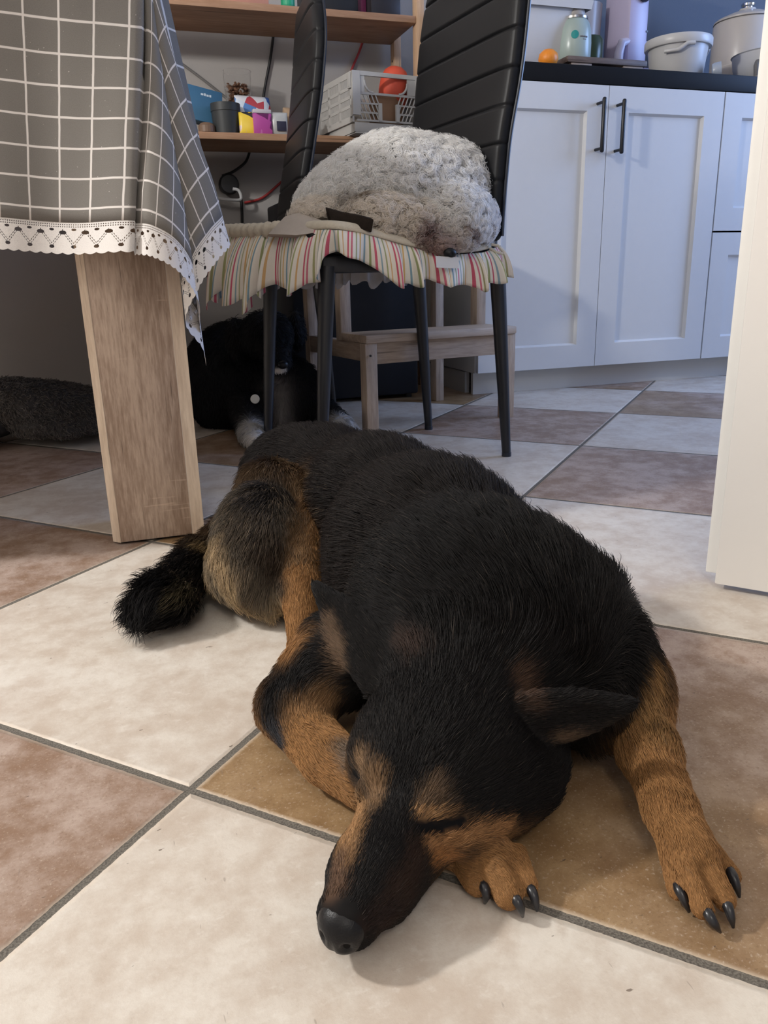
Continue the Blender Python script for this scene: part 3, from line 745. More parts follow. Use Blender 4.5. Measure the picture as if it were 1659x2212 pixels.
def add_fur():
    rs = np.random.RandomState(5); N = normals(dV, dF)
    # density: dense and fine on the head and paws, none on the underside
    hdist = np.linalg.norm(dV-Hd(-.09, 0, 0), axis=1); close = np.clip(1.6-hdist/0.16, 0, 1)
    den = 1.0+3.0*close
    den[(N[:, 2] < -0.55) & (dV[:, 2] < 0.04)] = 0
    den[np.linalg.norm((dV-Hd(-.004, 0, .002))*1.0, axis=1) < 0.0165] = 0
    for a_, b_ in gaps: den[pdist(cone(A(*a_), A(*b_), 0, 0), dV) < .0028] *= .15
    for a_, b_, r_, _c, _s in slits: den[pdist(cone(a_, b_, 0, 0), dV) < r_*1.25] = 0
    P, Nn = scatter(dV, dF, N, int(300000*HAIR_SCALE), rs, den)
    L = np.zeros(len(P)); flow = np.zeros((len(P), 3)); lift = np.zeros(len(P)); cols = np.zeros((len(P), 3))
    for i in range(0, len(P), 20000):
        q = P[i:i+20000]; W = weights(solid, q, .008)
        L[i:i+20000] = W@np.array([p['L'] for p in solid]); flow[i:i+20000] = W@np.array([p['flow'] for p in solid]); lift[i:i+20000] = W@np.array([p['lift'] for p in solid])
        cols[i:i+20000] = dog_cols(q+rs.normal(size=q.shape)*.0018)
    L *= 0.75+0.45*rs.rand(len(P))
    low = np.clip((P[:, 2]-0.004)/0.02, 0.25, 1); L *= low
    cols *= (0.72+0.56*rs.rand(len(P)))[:, None]
    hn = np.clip(1.25-np.linalg.norm((P-A(557, 1170, .075)), axis=1)/.10, 0, 1)*(0.5+.5*vnoise(P, 16, 40)); ag = rs.rand(len(P)) < hn*.75
    alt = np.where(rs.rand(len(P), 1) < .55, np.array([[.21, .155, .105]]), np.array([[.02, .016, .013]])); cols[ag] = cols[ag]*.3+alt[ag]*.7
    gl = rs.rand(len(P)) < 0.02; cols[gl] = cols[gl]*0.5+np.array([.08, .066, .055])*0.5
    pts = straight_fur(P, Nn, flow, L, 6, lift, rs, clump=.16, frizz=.09)
    pts[:, :, 2] = np.maximum(pts[:, :, 2], 0.002)
    r0 = np.clip(0.00015+0.0045*L, .00016, .00026)
    rad = r0[:, None]*np.array([1, 1, .9, .75, .5, .12])[None]
    hair_object('fur', pts-np.array([0.25, 0.7, 0]), rad, cols, FUR, shep)
add_fur()
# nose pad, claws
NOSE = plain('dog_nose', (0.006, 0.006, 0.007), 0.36, 0.28, var=0.2, scale=400, bmp=0.25, bscale=900)
nz_ = [hell(-.0075, 0, .001, .0135, .0165, .0125, .006, -.45), hell(-.004, 0, -.008, .009, .012, .009, .008, -.4),
       dict(hell(.0065, -.0085, -.005, .006, .0030, .0034, .003, -.45), cut=True), dict(hell(.0065, .0085, -.005, .006, .0030, .0034, .003, -.45), cut=True),
       dict(hcone((.0085, 0, -.002), (.003, 0, -.018), .0010, .0010, .002), cut=True)]
nV, nF = sculpt(nz_, .0011); npmesh('nose', nV-np.array([0.25, 0.7, 0]), nF, NOSE, shep)
CLAW = plain('dog_claw', (0.018, 0.018, 0.021), 0.28, 0.5, var=0.3, scale=200)
for pts_ in [[(1040, 1908, .013), (1050, 1928, .012), (1047, 1951, .003)], [(1108, 1935, .014), (1122, 1955, .013), (1129, 1980, .003)], [(1143, 1915, .0125), (1154, 1938, .011), (1160, 1968, .003)],
             [(1461, 1912, .014), (1475, 1938, .012), (1488, 1970, .003)], [(1524, 1962, .0125), (1538, 1988, .0115), (1556, 2014, .003)], [(1566, 1945, .0125), (1576, 1970, .011), (1584, 2004, .003)], [(1576, 1880, .014), (1588, 1905, .012), (1597, 1938, .003)]]:
    q = [A(*p) for p in pts_]; cv = [(1-s)**2*q[0]+2*s*(1-s)*(2*q[1]-(q[0]+q[2])/2)+s*s*q[2] for s in np.linspace(0, 1, 8)]
    MB().tube([c-np.array([0.25, 0.7, 0]) for c in cv], list(np.interp(np.linspace(0, 1, 8), [0, .3, .7, 1], [.0032, .0034, .0026, .0009])), 10).build('claw', CLAW, shep, smooth=True)
# ================================================================== CHAIRS
LEATH = plain('black_leatherette', (0.0085, 0.0085, 0.0095), 0.44, 0.24, var=0.15, scale=60, bmp=0.12, bscale=900)
PIPE = plain('chair_piping', (0.010, 0.013, 0.022), 0.32, 0.5)
STEEL = plain('black_steel', (0.010, 0.011, 0.014), 0.38, 0.5)
def chair(name, label, loc, rz, top=1.0, lean=None):
    """local frame: x = back of the chair (away from the sitter's knees is -x), y = across"""
    c = empty(name, loc, rz, label=label, cat='chair', group='black ribbed dining chairs')
    prof = lean or [(0.40, .172), (0.46, .172), (0.51, .174), (0.63, .181), (0.72, .198), (0.80, .208), (0.86, .214), (0.93, .224), (1.0, .230)]
    zs = [q[0] for q in prof]; xs = [q[1] for q in prof]
    def bx_(z): return float(np.interp(z, zs, xs))
    rings = []; n = 40; hw, ht = 0.188, 0.019; nz = 210; z0 = 0.44
    grooves = [z0+0.045+0.0655*i for i in range(9)]
    for i in range(nz+1):
        z = z0+(top-z0)*i/nz; xc = np.mean([bx_(z+dz) for dz in (-.03, -.015, 0, .015, .03)])
        e = min(1, (z-z0)/0.012, (top-z)/0.012); e = math.sqrt(max(0.02, 1-(1-e)**2))
        w_ = hw+0.012*math.sin(PI*min(1, (z-z0)/(top-z0))**1.5)-0.045*max(0, (z-0.90)/0.12)**2
        g = min(1, sum(math.exp(-((z-q)/0.0022)**2) for q in grooves)); r = []
        for k in range(n):
            a = 2*PI*k/n; cx = math.copysign(abs(math.cos(a))**0.42, math.cos(a)); sy = math.copysign(abs(math.sin(a))**0.42, math.sin(a))
            x = ht*e*cx; y = (w_-0.008*(1-e))*sy
            if x < 0: x *= (1-0.22*g)+0.05*(1-g)*(1-abs(sy)**6)
            y *= 1-0.012*g
            r.append((xc+x, y, z))
        rings.append(r)
    MB().rings(rings).build('backrest', LEATH, c, smooth=True, angle=1.2)
    for s in (-1, 1):
        pts = []
        for i in range(40):
            z = z0+0.01+(top-z0-0.02)*i/39; xc = np.mean([bx_(z+dz) for dz in (-.03, -.015, 0, .015, .03)])
            w_ = hw+0.012*math.sin(PI*min(1, (z-z0)/(top-z0))**1.5)-0.045*max(0, (z-0.90)/0.12)**2
            pts.append((xc+ht*0.62, s*(w_-0.0005), z))
        MB().tube(pts, 0.0035, 8).build('piping', PIPE, c, smooth=True)
    # seat: padded slab, its frame, four tapered tube legs
    rg = []
    for z, e in ((0.418, .0), (0.421, .5), (0.43, .85), (0.445, 1), (0.455, .85), (0.460, .4)):
        r = []
        for k in range(48):
            a = 2*PI*k/48; cx = math.copysign(abs(math.cos(a))**0.3, math.cos(a)); sy = math.copysign(abs(math.sin(a))**0.3, math.sin(a))
            r.append((-0.012+(0.198+0.012*e)*cx, (0.183+0.012*e)*sy, z))
        rg.append(r)
    MB().rings(rg).build('seat', LEATH, c, smooth=True, angle=1.2)
    fr = MB(); fr.bx(-0.195, 0.195, -0.185, -0.160, 0.388, 0.417); fr.bx(-0.195, 0.195, 0.160, 0.185, 0.388, 0.417); fr.bx(-0.195, -0.17, -0.16, 0.16, 0.388, 0.417); fr.bx(0.17, 0.195, -0.16, 0.16, 0.388, 0.417)
    fr.build('seat_frame', STEEL, c, bevel=0.003)
    for sx, sy in ((-1, -1), (-1, 1), (1, -1), (1, 1)):
        a = (sx*0.183, sy*0.172, 0.40); b = (sx*(0.212 if sx > 0 else 0.216), sy*0.178, 0.004)
        l = MB().tube([a, tuple(a[i]*.5+b[i]*.5 for i in range(3)), b], [0.0165, 0.0135, 0.0095], 14).build('leg', STEEL, c, smooth=True)
        MB().tube([(b[0], b[1], 0.009), (b[0], b[1], 0.0)], 0.0105, 12).build('foot_cap', PIPE, l, smooth=True)
        if sx > 0:
            MB().tube([(0.170, sy*0.168, 0.40), (0.173, sy*0.168, 0.52)], 0.0125, 12).build('back_post', STEEL, c, smooth=True)
    return c
CH2 = (0.535, 1.625, 0); CA = math.radians(6.5)
ch = chair('dining_chair', 'black ribbed dining chair on which the curly white dog sleeps', CH2, CA)
chair('dining_chair', 'black ribbed dining chair seen edge-on behind the white dog, before the wooden shelf', (0.335, 2.235, 0), math.radians(-4), 1.06,
      [(0.40, .140), (0.51, .145), (0.57, .150), (0.71, .180), (0.81, .200), (0.915, .215), (1.01, .222), (1.1, .225)])
# ------------------------------------------------------------------ cushion with a striped frill
PC = Vector((0.50, 1.60, 0.46))
def stripe_material():
    m, p = newmat('striped_cotton'); uv = uvmap('frill'); u, v, _ = sep(uv)
    per = 0.105; t = (u/per).fract()
    base = (0.72, 0.67, 0.585); col = base
    bands = [(0.038, 0.077, (0.50, 0.045, 0.11)), (0.122, 0.158, (0.52, 0.10, 0.17)), (0.221, 0.249, (0.30, 0.30, 0.13)), (0.306, 0.339, (0.62, 0.38, 0.12)), (0.408, 0.447, (0.16, 0.29, 0.36)), (0.521, 0.554, (0.24, 0.28, 0.11)), (0.608, 0.647, (0.52, 0.06, 0.13)), (0.706, 0.734, (0.20, 0.32, 0.38)), (0.806, 0.839, (0.30, 0.32, 0.13)), (0.906, 0.934, (0.60, 0.36, 0.14))]
    for a, b, c in bands: col = mixc(t.gt(a)*t.lt(b), col, c)
    g = X(node('ShaderNodeNewGeometry').outputs['Backfacing'])
    f = noise(uv, 900, 2)
    setp(p, Base_Color=mixc(f*0.25, col, (0.5, 0.45, 0.38)), Roughness=0.85); p.inputs['Specular IOR Level'].default_value = 0.15
    bump(p, f, 0.3, 0.001); return m
FLE = plain('cream_fleece', (0.56, 0.50, 0.40), 0.95, 0.1, var=0.15, scale=120, bmp=0.8, bscale=420)
FLAP = plain('beige_backing', (0.44, 0.385, 0.335), 0.9, 0.1, var=0.1, scale=60, bmp=0.3, bscale=500)
cush = empty('seat_cushion', PC, label='cream fleece seat cushion with a striped frill under the white dog', cat='cushion')
def inC(o): o.location = -PC; o.parent = cush; return o
corn = [aty(474, 512, 1.76), aty(560, 500, 1.58), aty(690, 497, 1.43), aty(722, 497, 1.395), aty(780, 504, 1.40), aty(860, 528, 1.405), aty(960, 552, 1.41), aty(1045, 546, 1.435), aty(1082, 530, 1.47)]
drop = [.125, .130, .090, .036, .052, .070, .055, .062, .060]; flare = [.035, .04, .035, .012, .02, .03, .03, .03, .03]
dirs = [(-.95, -.3), (-.9, -.45), (-.75, -.65), (-.5, -.85), (-.1, -1), (0, -1), (0.05, -1), (.15, -1), (.4, -.9)]
def frill(name, top, drop, flare, dirs, n=300, nv=12, waves=13, mat=None, parent=None, amp=0.016):
    top = np.array(top); sd = np.r_[0, np.cumsum(np.linalg.norm(np.diff(top, axis=0), axis=1))]; S = np.linspace(0, sd[-1], n)
    def sm(v):
        v = np.asarray(v, float); o = np.stack([np.interp(S, sd, v[:, i]) for i in range(v.shape[1])], 1) if v.ndim > 1 else np.interp(S, sd, v)[:, None]
        k = np.hanning(15); k /= k.sum(); pd = np.pad(o, ((7, 7), (0, 0)), mode='edge'); return np.stack([np.convolve(pd[:, i], k, 'valid') for i in range(o.shape[1])], 1)
    T, D, Fl, Di = sm(top), sm(drop)[:, 0], sm(flare)[:, 0], sm(dirs)
    Di /= np.linalg.norm(Di, axis=1, keepdims=True)
    vs = []; uv = []
    ph = np.cumsum(1+0.5*np.sin(S*37)+0.3*np.sin(S*83+1)); ph = ph/ph[-1]*waves*2*PI
    arc = 0
    for i in range(n):
        tg = np.array([-Di[i, 1], Di[i, 0]])
        for j in range(nv+1):
            q = j/nv; wv = amp*q**0.8*(math.sin(ph[i])+0.35*math.sin(ph[i]*2.3+1)); lat = 0.006*q*math.cos(ph[i])
            out = Fl[i]*math.sin(q*1.4)/1.0+wv
            dz = -D[i]*(q-0.12*math.sin(q*PI))*(1+0.10*math.sin(ph[i]+.6)+0.09*math.sin(ph[i]*.37+1))
            vs.append((T[i, 0]+Di[i, 0]*out+tg[0]*lat, T[i, 1]+Di[i, 1]*out+tg[1]*lat, T[i, 2]+dz)); uv.append((S[i]*1.25, q*D[i]))
    m_ = nv+1; fs = [(i*m_+j, (i+1)*m_+j, (i+1)*m_+j+1, i*m_+j+1) for i in range(n-1) for j in range(nv)]
    me = bpy.data.meshes.new(name); me.from_pydata(vs, [], fs); l = me.uv_layers.new(name='frill')
    for lp in me.loops: l.data[lp.index].uv = uv[lp.vertex_index]
    me.polygons.foreach_set('use_smooth', [True]*len(me.polygons))
    o = bpy.data.objects.new(name, me); COL.objects.link(o); me.materials.append(mat)
    md = o.modifiers.new('thickness', 'SOLIDIFY'); md.thickness = 0.0012
    return o
STR = stripe_material()
fr1 = inC(frill('frill', corn, drop, flare, dirs, mat=STR)); fr1['label'] = 'gathered cotton frill with red, green, blue and ochre stripes'
BACKC = plain('cotton_reverse', (0.50, 0.47, 0.44), 0.9, 0.1, var=0.1, scale=90)
far = [(0.30, 1.84, .452), (0.45, 1.85, .45), (0.60, 1.84, .45), (0.72, 1.83, .45)]
fr2 = inC(frill('frill', far, [.085]*4, [.02]*4, [(0, 1)]*4, n=90, waves=16, mat=BACKC, amp=0.006)); fr2['label'] = 'far side frill showing its pale reverse'
# padded top
top = []
outl = [corn[i] for i in range(len(corn))]+[np.array((0.74, 1.82, .458)), np.array((0.45, 1.85, .458)), np.array((0.24, 1.84, .458))]
outl = np.array(outl); cen = np.array((0.48, 1.62, 0))
vs, fs = [], []; m = len(outl)
for q, dz in ((1.0, -0.004), (1.015, 0.004), (1.0, 0.014), (0.93, 0.020), (0.6, 0.012)):
    for p_ in outl: v = cen+(p_-cen)*q; vs.append((v[0], v[1], p_[2]*1.0+dz))
for i in range(4):
    for k in range(m): fs.append((i*m+k, i*m+(k+1) % m, (i+1)*m+(k+1) % m, (i+1)*m+k))
fs.append(tuple(4*m+k for k in range(m))); fs.append(tuple(range(m))[::-1])
pad = inC(MB().add(vs, fs).build('pad', FLE, smooth=True, angle=2.5)); sb = pad.modifiers.new('s', 'SUBSURF'); sb.levels = 2; sb.render_levels = 2
# fleece roll along the front rim and at the back
def roll(name, pts, r, mat, wob=0.12, seg=60):
    pts = np.array(pts); s0 = np.r_[0, np.cumsum(np.linalg.norm(np.diff(pts, axis=0), axis=1))]; S = np.linspace(0, s0[-1], seg)
    P_ = np.stack([np.interp(S, s0, pts[:, i]) for i in range(3)], 1); k = np.hanning(9); k /= k.sum()
    P_ = np.stack([np.convolve(np.pad(P_[:, i], 4, mode='edge'), k, 'valid') for i in range(3)], 1)
    R_ = [r*(1+wob*math.sin(i*1.1)+wob*.6*math.sin(i*2.7))*min(1, 0.35+math.sqrt(min(i, seg-1-i)/5)) for i in range(seg)]
    return MB().tube([tuple(p) for p in P_], R_, 14).build(name, mat, smooth=True, angle=3)
inC(roll('rim', [aty(480, 500, 1.77), aty(520, 500, 1.66), aty(575, 498, 1.56), aty(620, 492, 1.50)], 0.0135, FLE))
inC(roll('rim', [aty(1050, 440, 1.52), aty(1062, 414, 1.52), aty(1074, 415, 1.53), aty(1078, 450, 1.54), aty(1074, 490, 1.54)], 0.012, FLE, .05))
fl = [aty(580, 505, 1.50), aty(615, 468, 1.50), aty(650, 458, 1.49), aty(700, 478, 1.46), aty(760, 492, 1.43), aty(800, 500, 1.42), aty(760, 508, 1.415), aty(700, 500, 1.43), aty(640, 508, 1.45)]
c_ = np.mean(fl, 0)+np.array([-.004, -.014, .0]); m = len(fl)
inC(MB().add([tuple(p) for p in fl]+[tuple(c_)]+[tuple(p+np.array([.0, .02, -.004])) for p in fl], [(i, (i+1) % m, m) for i in range(m)]+[(i, (i+1) % m, m+1+(i+1) % m, m+1+i) for i in range(m)]+[tuple(m+1+i for i in range(m))]).build('flap', FLAP, smooth=True, angle=2))
TAGW = plain('white_tag', (0.55, 0.54, 0.53), 0.8, 0.1)
tg = [aty(941, 553, 1.370), aty(992, 556, 1.374), aty(990, 580, 1.368), aty(943, 578, 1.364)]
tg = inC(MB().add([tuple(p) for p in tg]+[tuple(p+np.array([0, .001, 0])) for p in tg], [(0, 1, 2, 3), (7, 6, 5, 4), (0, 4, 5, 1), (1, 5, 6, 2), (2, 6, 7, 3), (3, 7, 4, 0)]).build('care_tag', TAGW))
for a_, b_, c_ in (((1062, 528), (1076, 531), (1086, 543)), ((1058, 536), (1072, 545), (1086, 548))):
    inC(MB().tube([tuple(aty(*a_, 1.445)), tuple(aty(*b_, 1.437)), tuple(aty(*c_, 1.44))], 0.0028, 8).build('tie', FLE, smooth=True))
# ================================================================== CURLY WHITE DOG
WD = []
def wadd(p, col=(0.70, 0.64, 0.56), L=0.03): p['col'] = col; p['L'] = L; WD.append(p); return p
WH, CR_, GRB = (0.92, 0.90, 0.875), (0.83, 0.765, 0.68), (0.58, 0.50, 0.42)
Y_ = aty
wadd(ell(Y_(868, 420, 1.58), (.125, .120, .092), (1, 0, -.1), k=.03), WH, .034)
wadd(ell(Y_(755, 432, 1.60), (.080, .10, .062), (1, 0, .45), k=.03), WH, .030)
wadd(ell(Y_(700, 450, 1.60), (.045, .07, .032), (1, 0, .4), k=.03), WH, .026)
wadd(ell(Y_(960, 420, 1.56), (.078, .09, .078), k=.03), WH, .034)
wadd(ell(Y_(975, 478, 1.47), (.064, .060, .056), k=.02), WH, .026)          # head
wadd(ell(Y_(1030, 480, 1.475), (.026, .032, .040), k=.02), (0.82, 0.80, 0.80), .022)   # ear side
wadd(ell(Y_(910, 500, 1.44), (.034, .034, .036), k=.02), CR_, .024)         # cheek
wadd(ell(Y_(995, 520, 1.418), (.026, .026, .020), k=.015), (0.70, 0.66, 0.62), .012)    # muzzle
wadd(ell(Y_(955, 535, 1.412), (.030, .024, .016), k=.012), (0.42, 0.30, 0.26), .009)
wadd(ell(Y_(825, 480, 1.47), (.070, .050, .032), k=.03), CR_, .028)         # flank / leg
wadd(ell(Y_(690, 466, 1.53), (.045, .05, .016), k=.02), CR_, .022)
wV, wF = sculpt(WD, .006)
wmarks = [(Y_(790, 445, 1.47), Y_(745, 436, 1.49), .020, (0.24, 0.18, 0.12), .9), (Y_(750, 446, 1.48), None, .012, (0.12, 0.09, 0.06), .8),
          (Y_(925, 500, 1.405), Y_(915, 528, 1.40), .016, (0.26, 0.15, 0.13), .9), (Y_(940, 545, 1.39), Y_(965, 555, 1.385), .011, (0.25, 0.15, 0.14), .8),
          (Y_(1010, 500, 1.40), Y_(1030, 515, 1.41), .010, (0.30, 0.22, 0.18), .8), (Y_(930, 495, 1.40), None, .007, (0.05, 0.035, 0.03), .6)]
wdog = empty('dog', PC+Vector((0.05, 0, 0.02)), label='curly white poodle-like dog curled up on the striped chair cushion', cat='dog')
WO = np.array(wdog.location)
FURW = fur_material('curly_fur', 0.6, 0.25, 0.5); SKINW = fur_material('curly_coat', 0.9, 0.1)
def wcols(P): return paint(field(WD, P, 'col', .012), P, wmarks, .3, 50)
npmesh('body', wV-WO, wF, SKINW, wdog, wcols(wV))
def curls():
    rs = np.random.RandomState(9); N = normals(wV, wF); den = np.ones(len(wV)); den[N[:, 2] < -0.6] = 0
    P, Nn = scatter(wV, wF, N, int(52000*HAIR_SCALE), rs, den); n = len(P)
    L = field(WD, P, 'L', .012)*(0.85+0.45*rs.rand(n))*1.2; col = wcols(P+rs.normal(size=P.shape)*.003)*(0.92+0.22*rs.rand(n))[:, None]; col = np.minimum(col, .95)
    m = 13; s = np.linspace(0, 1, m); loose = rs.rand(n) < 0.33; clump_ = (np.where(loose, 0.1, 0.74)*np.clip((P[:, 0]-.36)/.16, .25, 1))[:, None]
    cl = np.floor(P*72)+0.0                                  # neighbours share a lock
    hsh = np.modf(np.abs(np.sin(cl@np.array([12.9898, 78.233, 37.719]))*43758.5453))[0]
    sh = np.stack([np.modf(hsh*7.13)[0], np.modf(hsh*17.7)[0], np.modf(hsh*31.3)[0]], 1)-0.5
    _, inv, cnt_ = np.unique(cl@np.array([1.0, 1000.0, 1e6]), return_inverse=True, return_counts=True); inv = inv.ravel()
    cen_ = np.stack([np.bincount(inv, P[:, i])/cnt_ for i in range(3)], 1)[inv]; Nc = np.stack([np.bincount(inv, Nn[:, i])/cnt_ for i in range(3)], 1)[inv]; Nn = Nc/(np.linalg.norm(Nc, axis=1, keepdims=True)+1e-9)
    dirv = Nn*1.15+sh*0.8+np.array([0, 0, -.25])+rs.normal(size=P.shape)*np.where(loose, .30, .10)[:, None]; dirv /= np.linalg.norm(dirv, axis=1, keepdims=True)
    a = np.cross(dirv, np.array([.3, .5, .81])); a /= np.linalg.norm(a, axis=1, keepdims=True); b = np.cross(dirv, a)
    ph = hsh*6.283+rs.normal(size=n)*.25; tw = (1.3+1.2*np.modf(hsh*53.7)[0])*6.283; rad = 0.0040+0.0034*np.modf(hsh*91.1)[0]; hand = np.where(sh[:, 0] > 0, 1, -1)
    rad = rad*np.clip(L/0.028, .25, 1.1)
    out = np.empty((n, m, 3))
    for i, q in enumerate(s):
        an = ph+tw*q*hand; rr = rad*min(1, q*2.2)
        out[:, i] = P+(cen_-P)*(clump_*q**0.8)+dirv*(L*q*(0.82-0.22*q))[:, None]+a*(rr*(np.cos(an)-np.cos(ph)*(1-q)))[:, None]+b*(rr*(np.sin(an)-np.sin(ph)*(1-q)))[:, None]
    hair_object('fur', out-WO, 0.0004*np.array([1]*10+[.8, .6, .3])[None], col, FURW, wdog)
curls()
wn = [ell(Y_(972, 547, 1.378), (.0125, .010, .0095), k=.006), dict(ell(Y_(966, 548, 1.366), (.0025, .004, .0028), k=.002), cut=True), dict(ell(Y_(978, 549, 1.366), (.0025, .004, .0028), k=.002), cut=True)]
nV, nF = sculpt(wn, .0012); npmesh('nose', nV-WO, nF, NOSE, wdog)
EYE = plain('dog_eye', (0.006, 0.005, 0.005), 0.12, 0.6)
BAND = plain('dark_brown_band', (0.022, 0.016, 0.012), 0.9, 0.15, var=0.3, scale=150, bmp=0.5, bscale=600)
wq = (wV-CC)@np.stack([CR, CU, CF], 1); wP2 = np.stack([IW/2+FPX*wq[:, 0]/wq[:, 2], IH/2-FPX*wq[:, 1]/wq[:, 2]], 1)
def onw(px, py):
    d = np.hypot(wP2[:, 0]-px, wP2[:, 1]-py); k = np.where(d < 12)[0]
    if len(k) == 0: return Y_(px, py, 1.45)
    dep = wq[k, 2].min()-.036; return CC+ray(px, py)*dep
bd = [onw(707, 450), onw(742, 460), onw(778, 466), onw(808, 474)]; bl = [onw(714, 481), onw(748, 487), onw(780, 495), onw(803, 503)]
off = np.array([0, .016, .004]); vs = [tuple(p-WO) for p in bd+bl]+[tuple(p+off-WO) for p in bd+bl]
fs = [(i, i+1, i+5, i+4) for i in range(3)]+[(8+i+4, 8+i+5, 8+i+1, 8+i) for i in range(3)]+[(i, 8+i, 9+i, i+1) for i in range(3)]+[(4+i, 5+i, 13+i, 12+i) for i in range(3)]+[(0, 4, 12, 8), (3, 11, 15, 7)]
o = MB().add(vs, fs).build('band', BAND, wdog, bevel=0.002); o['label'] = 'dark brown cloth band'
# ================================================================== STEP STOOL
BIR = wood('birch', (0.36, 0.27, 0.20), (0.54, 0.43, 0.335), 'x', 10, 130, 0.5)
BIRZ = wood('birch_upright', (0.36, 0.27, 0.20), (0.54, 0.43, 0.335), 'z', 10, 130, 0.5)
SO = np.array([0.778, 1.866, 0]); SA = math.radians(9.1)
st = empty('step_stool', SO, SA, label='pale birch step stool behind the black chair legs', cat='stool')
hw = 0.208
MB().bx(-hw-.016, hw+.016, -.019, .125, .224, .244).build('step', BIR, st, bevel=0.004)
MB().bx(-hw-.016, hw+.016, .150, .385, .482, .502).build('step', BIR, st, bevel=0.004)
MB().bx(-hw+.016, hw-.016, -.002, .014, .172, .224).build('rail', BIR, st, bevel=0.001)
MB().bx(-hw+.016, hw-.016, .345, .361, .42, .482).build('rail', BIR, st, bevel=0.001)
for s in (-1, 1):
    x0 = s*hw
    MB().bx(x0-.016, x0+.016, -.014, .018, 0, .224).build('leg', BIRZ, st, bevel=0.0015)
    MB().bx(x0-.014, x0+.014, .345, .377, 0, .482).build('leg', BIRZ, st, bevel=0.0015)
    MB().bx(x0-.015, x0+.015, .125, .157, .224, .482).build('post', BIRZ, st, bevel=0.0015)
    MB().bx(x0-.012, x0+.012, .018, .345, .180, .224).build('side_rail', wood('birch_rail', (0.30, 0.22, 0.165), (0.48, 0.38, 0.30), 'y', 10, 130, 0.5), st, bevel=0.001)
MB().lathe([(0, 0), (.0028, 0), (.0028, .002)], c=(-hw-.004, -.016, .195), n=12, M=Matrix.Rotation(PI/2, 3, 'X')).build('screw', BLK, st)
# ================================================================== SHELF UNIT, BLACK BOX, CABLES
PINE = wood('pine_board', (0.33, 0.18, 0.10), (0.47, 0.285, 0.175), 'x', 7, 70, 0.5, knots=0.75)
PINEZ = wood('pine_post', (0.40, 0.25, 0.15), (0.56, 0.38, 0.25), 'z', 9, 80, 0.5, knots=0.5)
SHF, SHB = 2.60, 2.85
sh = empty('shelf_unit', (0.45, 2.72, 0), label='open pine shelf unit against the grey back wall', cat='shelf')
SHO = Vector((0.45, 2.72, 0))
def inS(o): o.location = -SHO; o.parent = sh; return o
inS(MB().bx(-.92, 1.0, SHF, SHB, .788, .8075).build('shelf', PINE, bevel=0.0015)); inS(MB().bx(-.92, 1.0, SHF, SHB, 1.138, 1.158).build('shelf', PINE, bevel=0.0015))
for y in (SHF-.004, SHB-.036):
    for x in (1.001, -.95):
        p_ = inS(MB().bx(x, x+.026, y, y+.038, 0, 1.75).build('post', PINEZ, bevel=0.002))
for z in (1.02, 1.052, 1.084):
    inS(MB().tube([(1.0, SHB-.018, z), (1.0008, SHB-.018, z)], .0035, 10).build('peg_hole', BLK))
STD = plain('dark_panel', (0.010, 0.011, 0.015), 0.5, 0.35, var=0.2)
bb = MB().bx(.50, .898, 2.345, 2.66, .012, .60).build('black_box', STD, bevel=0.008); tag(bb, 'plain black box standing on the floor behind the step stool', 'box')
for sx in (.52, .87):
    for sy in (2.37, 2.63): MB().tube([(sx, sy, .0125), (sx, sy, 0)], .012, 10).build('foot', BLK, bb)
WIRE = plain('black_cable', (0.008, 0.008, 0.009), 0.5, 0.4); WWIRE = plain('white_cable', (0.55, 0.55, 0.56), 0.5, 0.4); RWIRE = plain('red_cable', (0.33, 0.03, 0.03), 0.5, 0.4)
def wire(name, pts, r, mat, label, cat='cable', parent=None):
    pts = [np.asarray(p, float) for p in pts]; out = []
    for i in range(len(pts)-1):
        p0, p1, p2, p3 = pts[max(0, i-1)], pts[i], pts[i+1], pts[min(len(pts)-1, i+2)]
        for s in np.linspace(0, 1, 8, endpoint=False): out.append(.5*(2*p1+(p2-p0)*s+(2*p0-5*p1+4*p2-p3)*s*s+(3*p1-p0-3*p2+p3)*s**3))
    out.append(pts[-1]); o = MB().tube([tuple(p) for p in out], r, 8).build(name, mat, parent, smooth=True)
    if not parent: tag(o, label, cat)
    return o
WY = 2.872
wire('power_cable', [aty(592, 60, WY), aty(585, 120, WY), aty(572, 190, WY), aty(566, 235, WY), aty(560, 290, WY)], .0045, WIRE, 'black cable running down the wall between the shelves')
wire('red_cable', [aty(790, 70, WY), aty(776, 112, WY), aty(762, 145, WY), aty(745, 190, WY)], .004, RWIRE, 'red cable on the wall above the grey crate')
wire('cord', [aty(393, 138, WY), aty(436, 170, WY), aty(480, 205, WY), aty(500, 222, WY)], .004, plain('grey_cord', (0.16, 0.155, 0.15), 0.6), 'thin grey cord slanting across the wall above the blue box')
SOCK = plain('black_adapter', (0.010, 0.010, 0.012), 0.45, 0.4)
ad = MB().lathe([(0, 0), (.026, 0), (.032, .006), (.034, .03), (.028, .042), (0, .044)], c=tuple(aty(492, 400, 2.872)), n=20, M=Matrix.Rotation(PI/2, 3, 'X')).build('power_adapter', SOCK, smooth=True); tag(ad, 'black power adapter plugged in on the wall under the shelf', 'adapter')
wire('lead', [aty(480, 380, 2.84), aty(505, 370, 2.83), aty(530, 350, 2.84), aty(540, 325, 2.86)], .0045, WIRE, '', parent=ad)
wire('white_cable', [aty(470, 428, 2.83), aty(500, 432, 2.82), aty(520, 430, 2.82), aty(516, 412, 2.82), aty(503, 408, 2.82)], .005, WWIRE, 'white cable looped under the black power adapter')
wire('red_cable', [aty(528, 438, WY), aty(565, 428, WY), aty(600, 400, WY), aty(632, 370, WY)], .004, RWIRE, 'dark red cable sagging along the wall under the shelf')
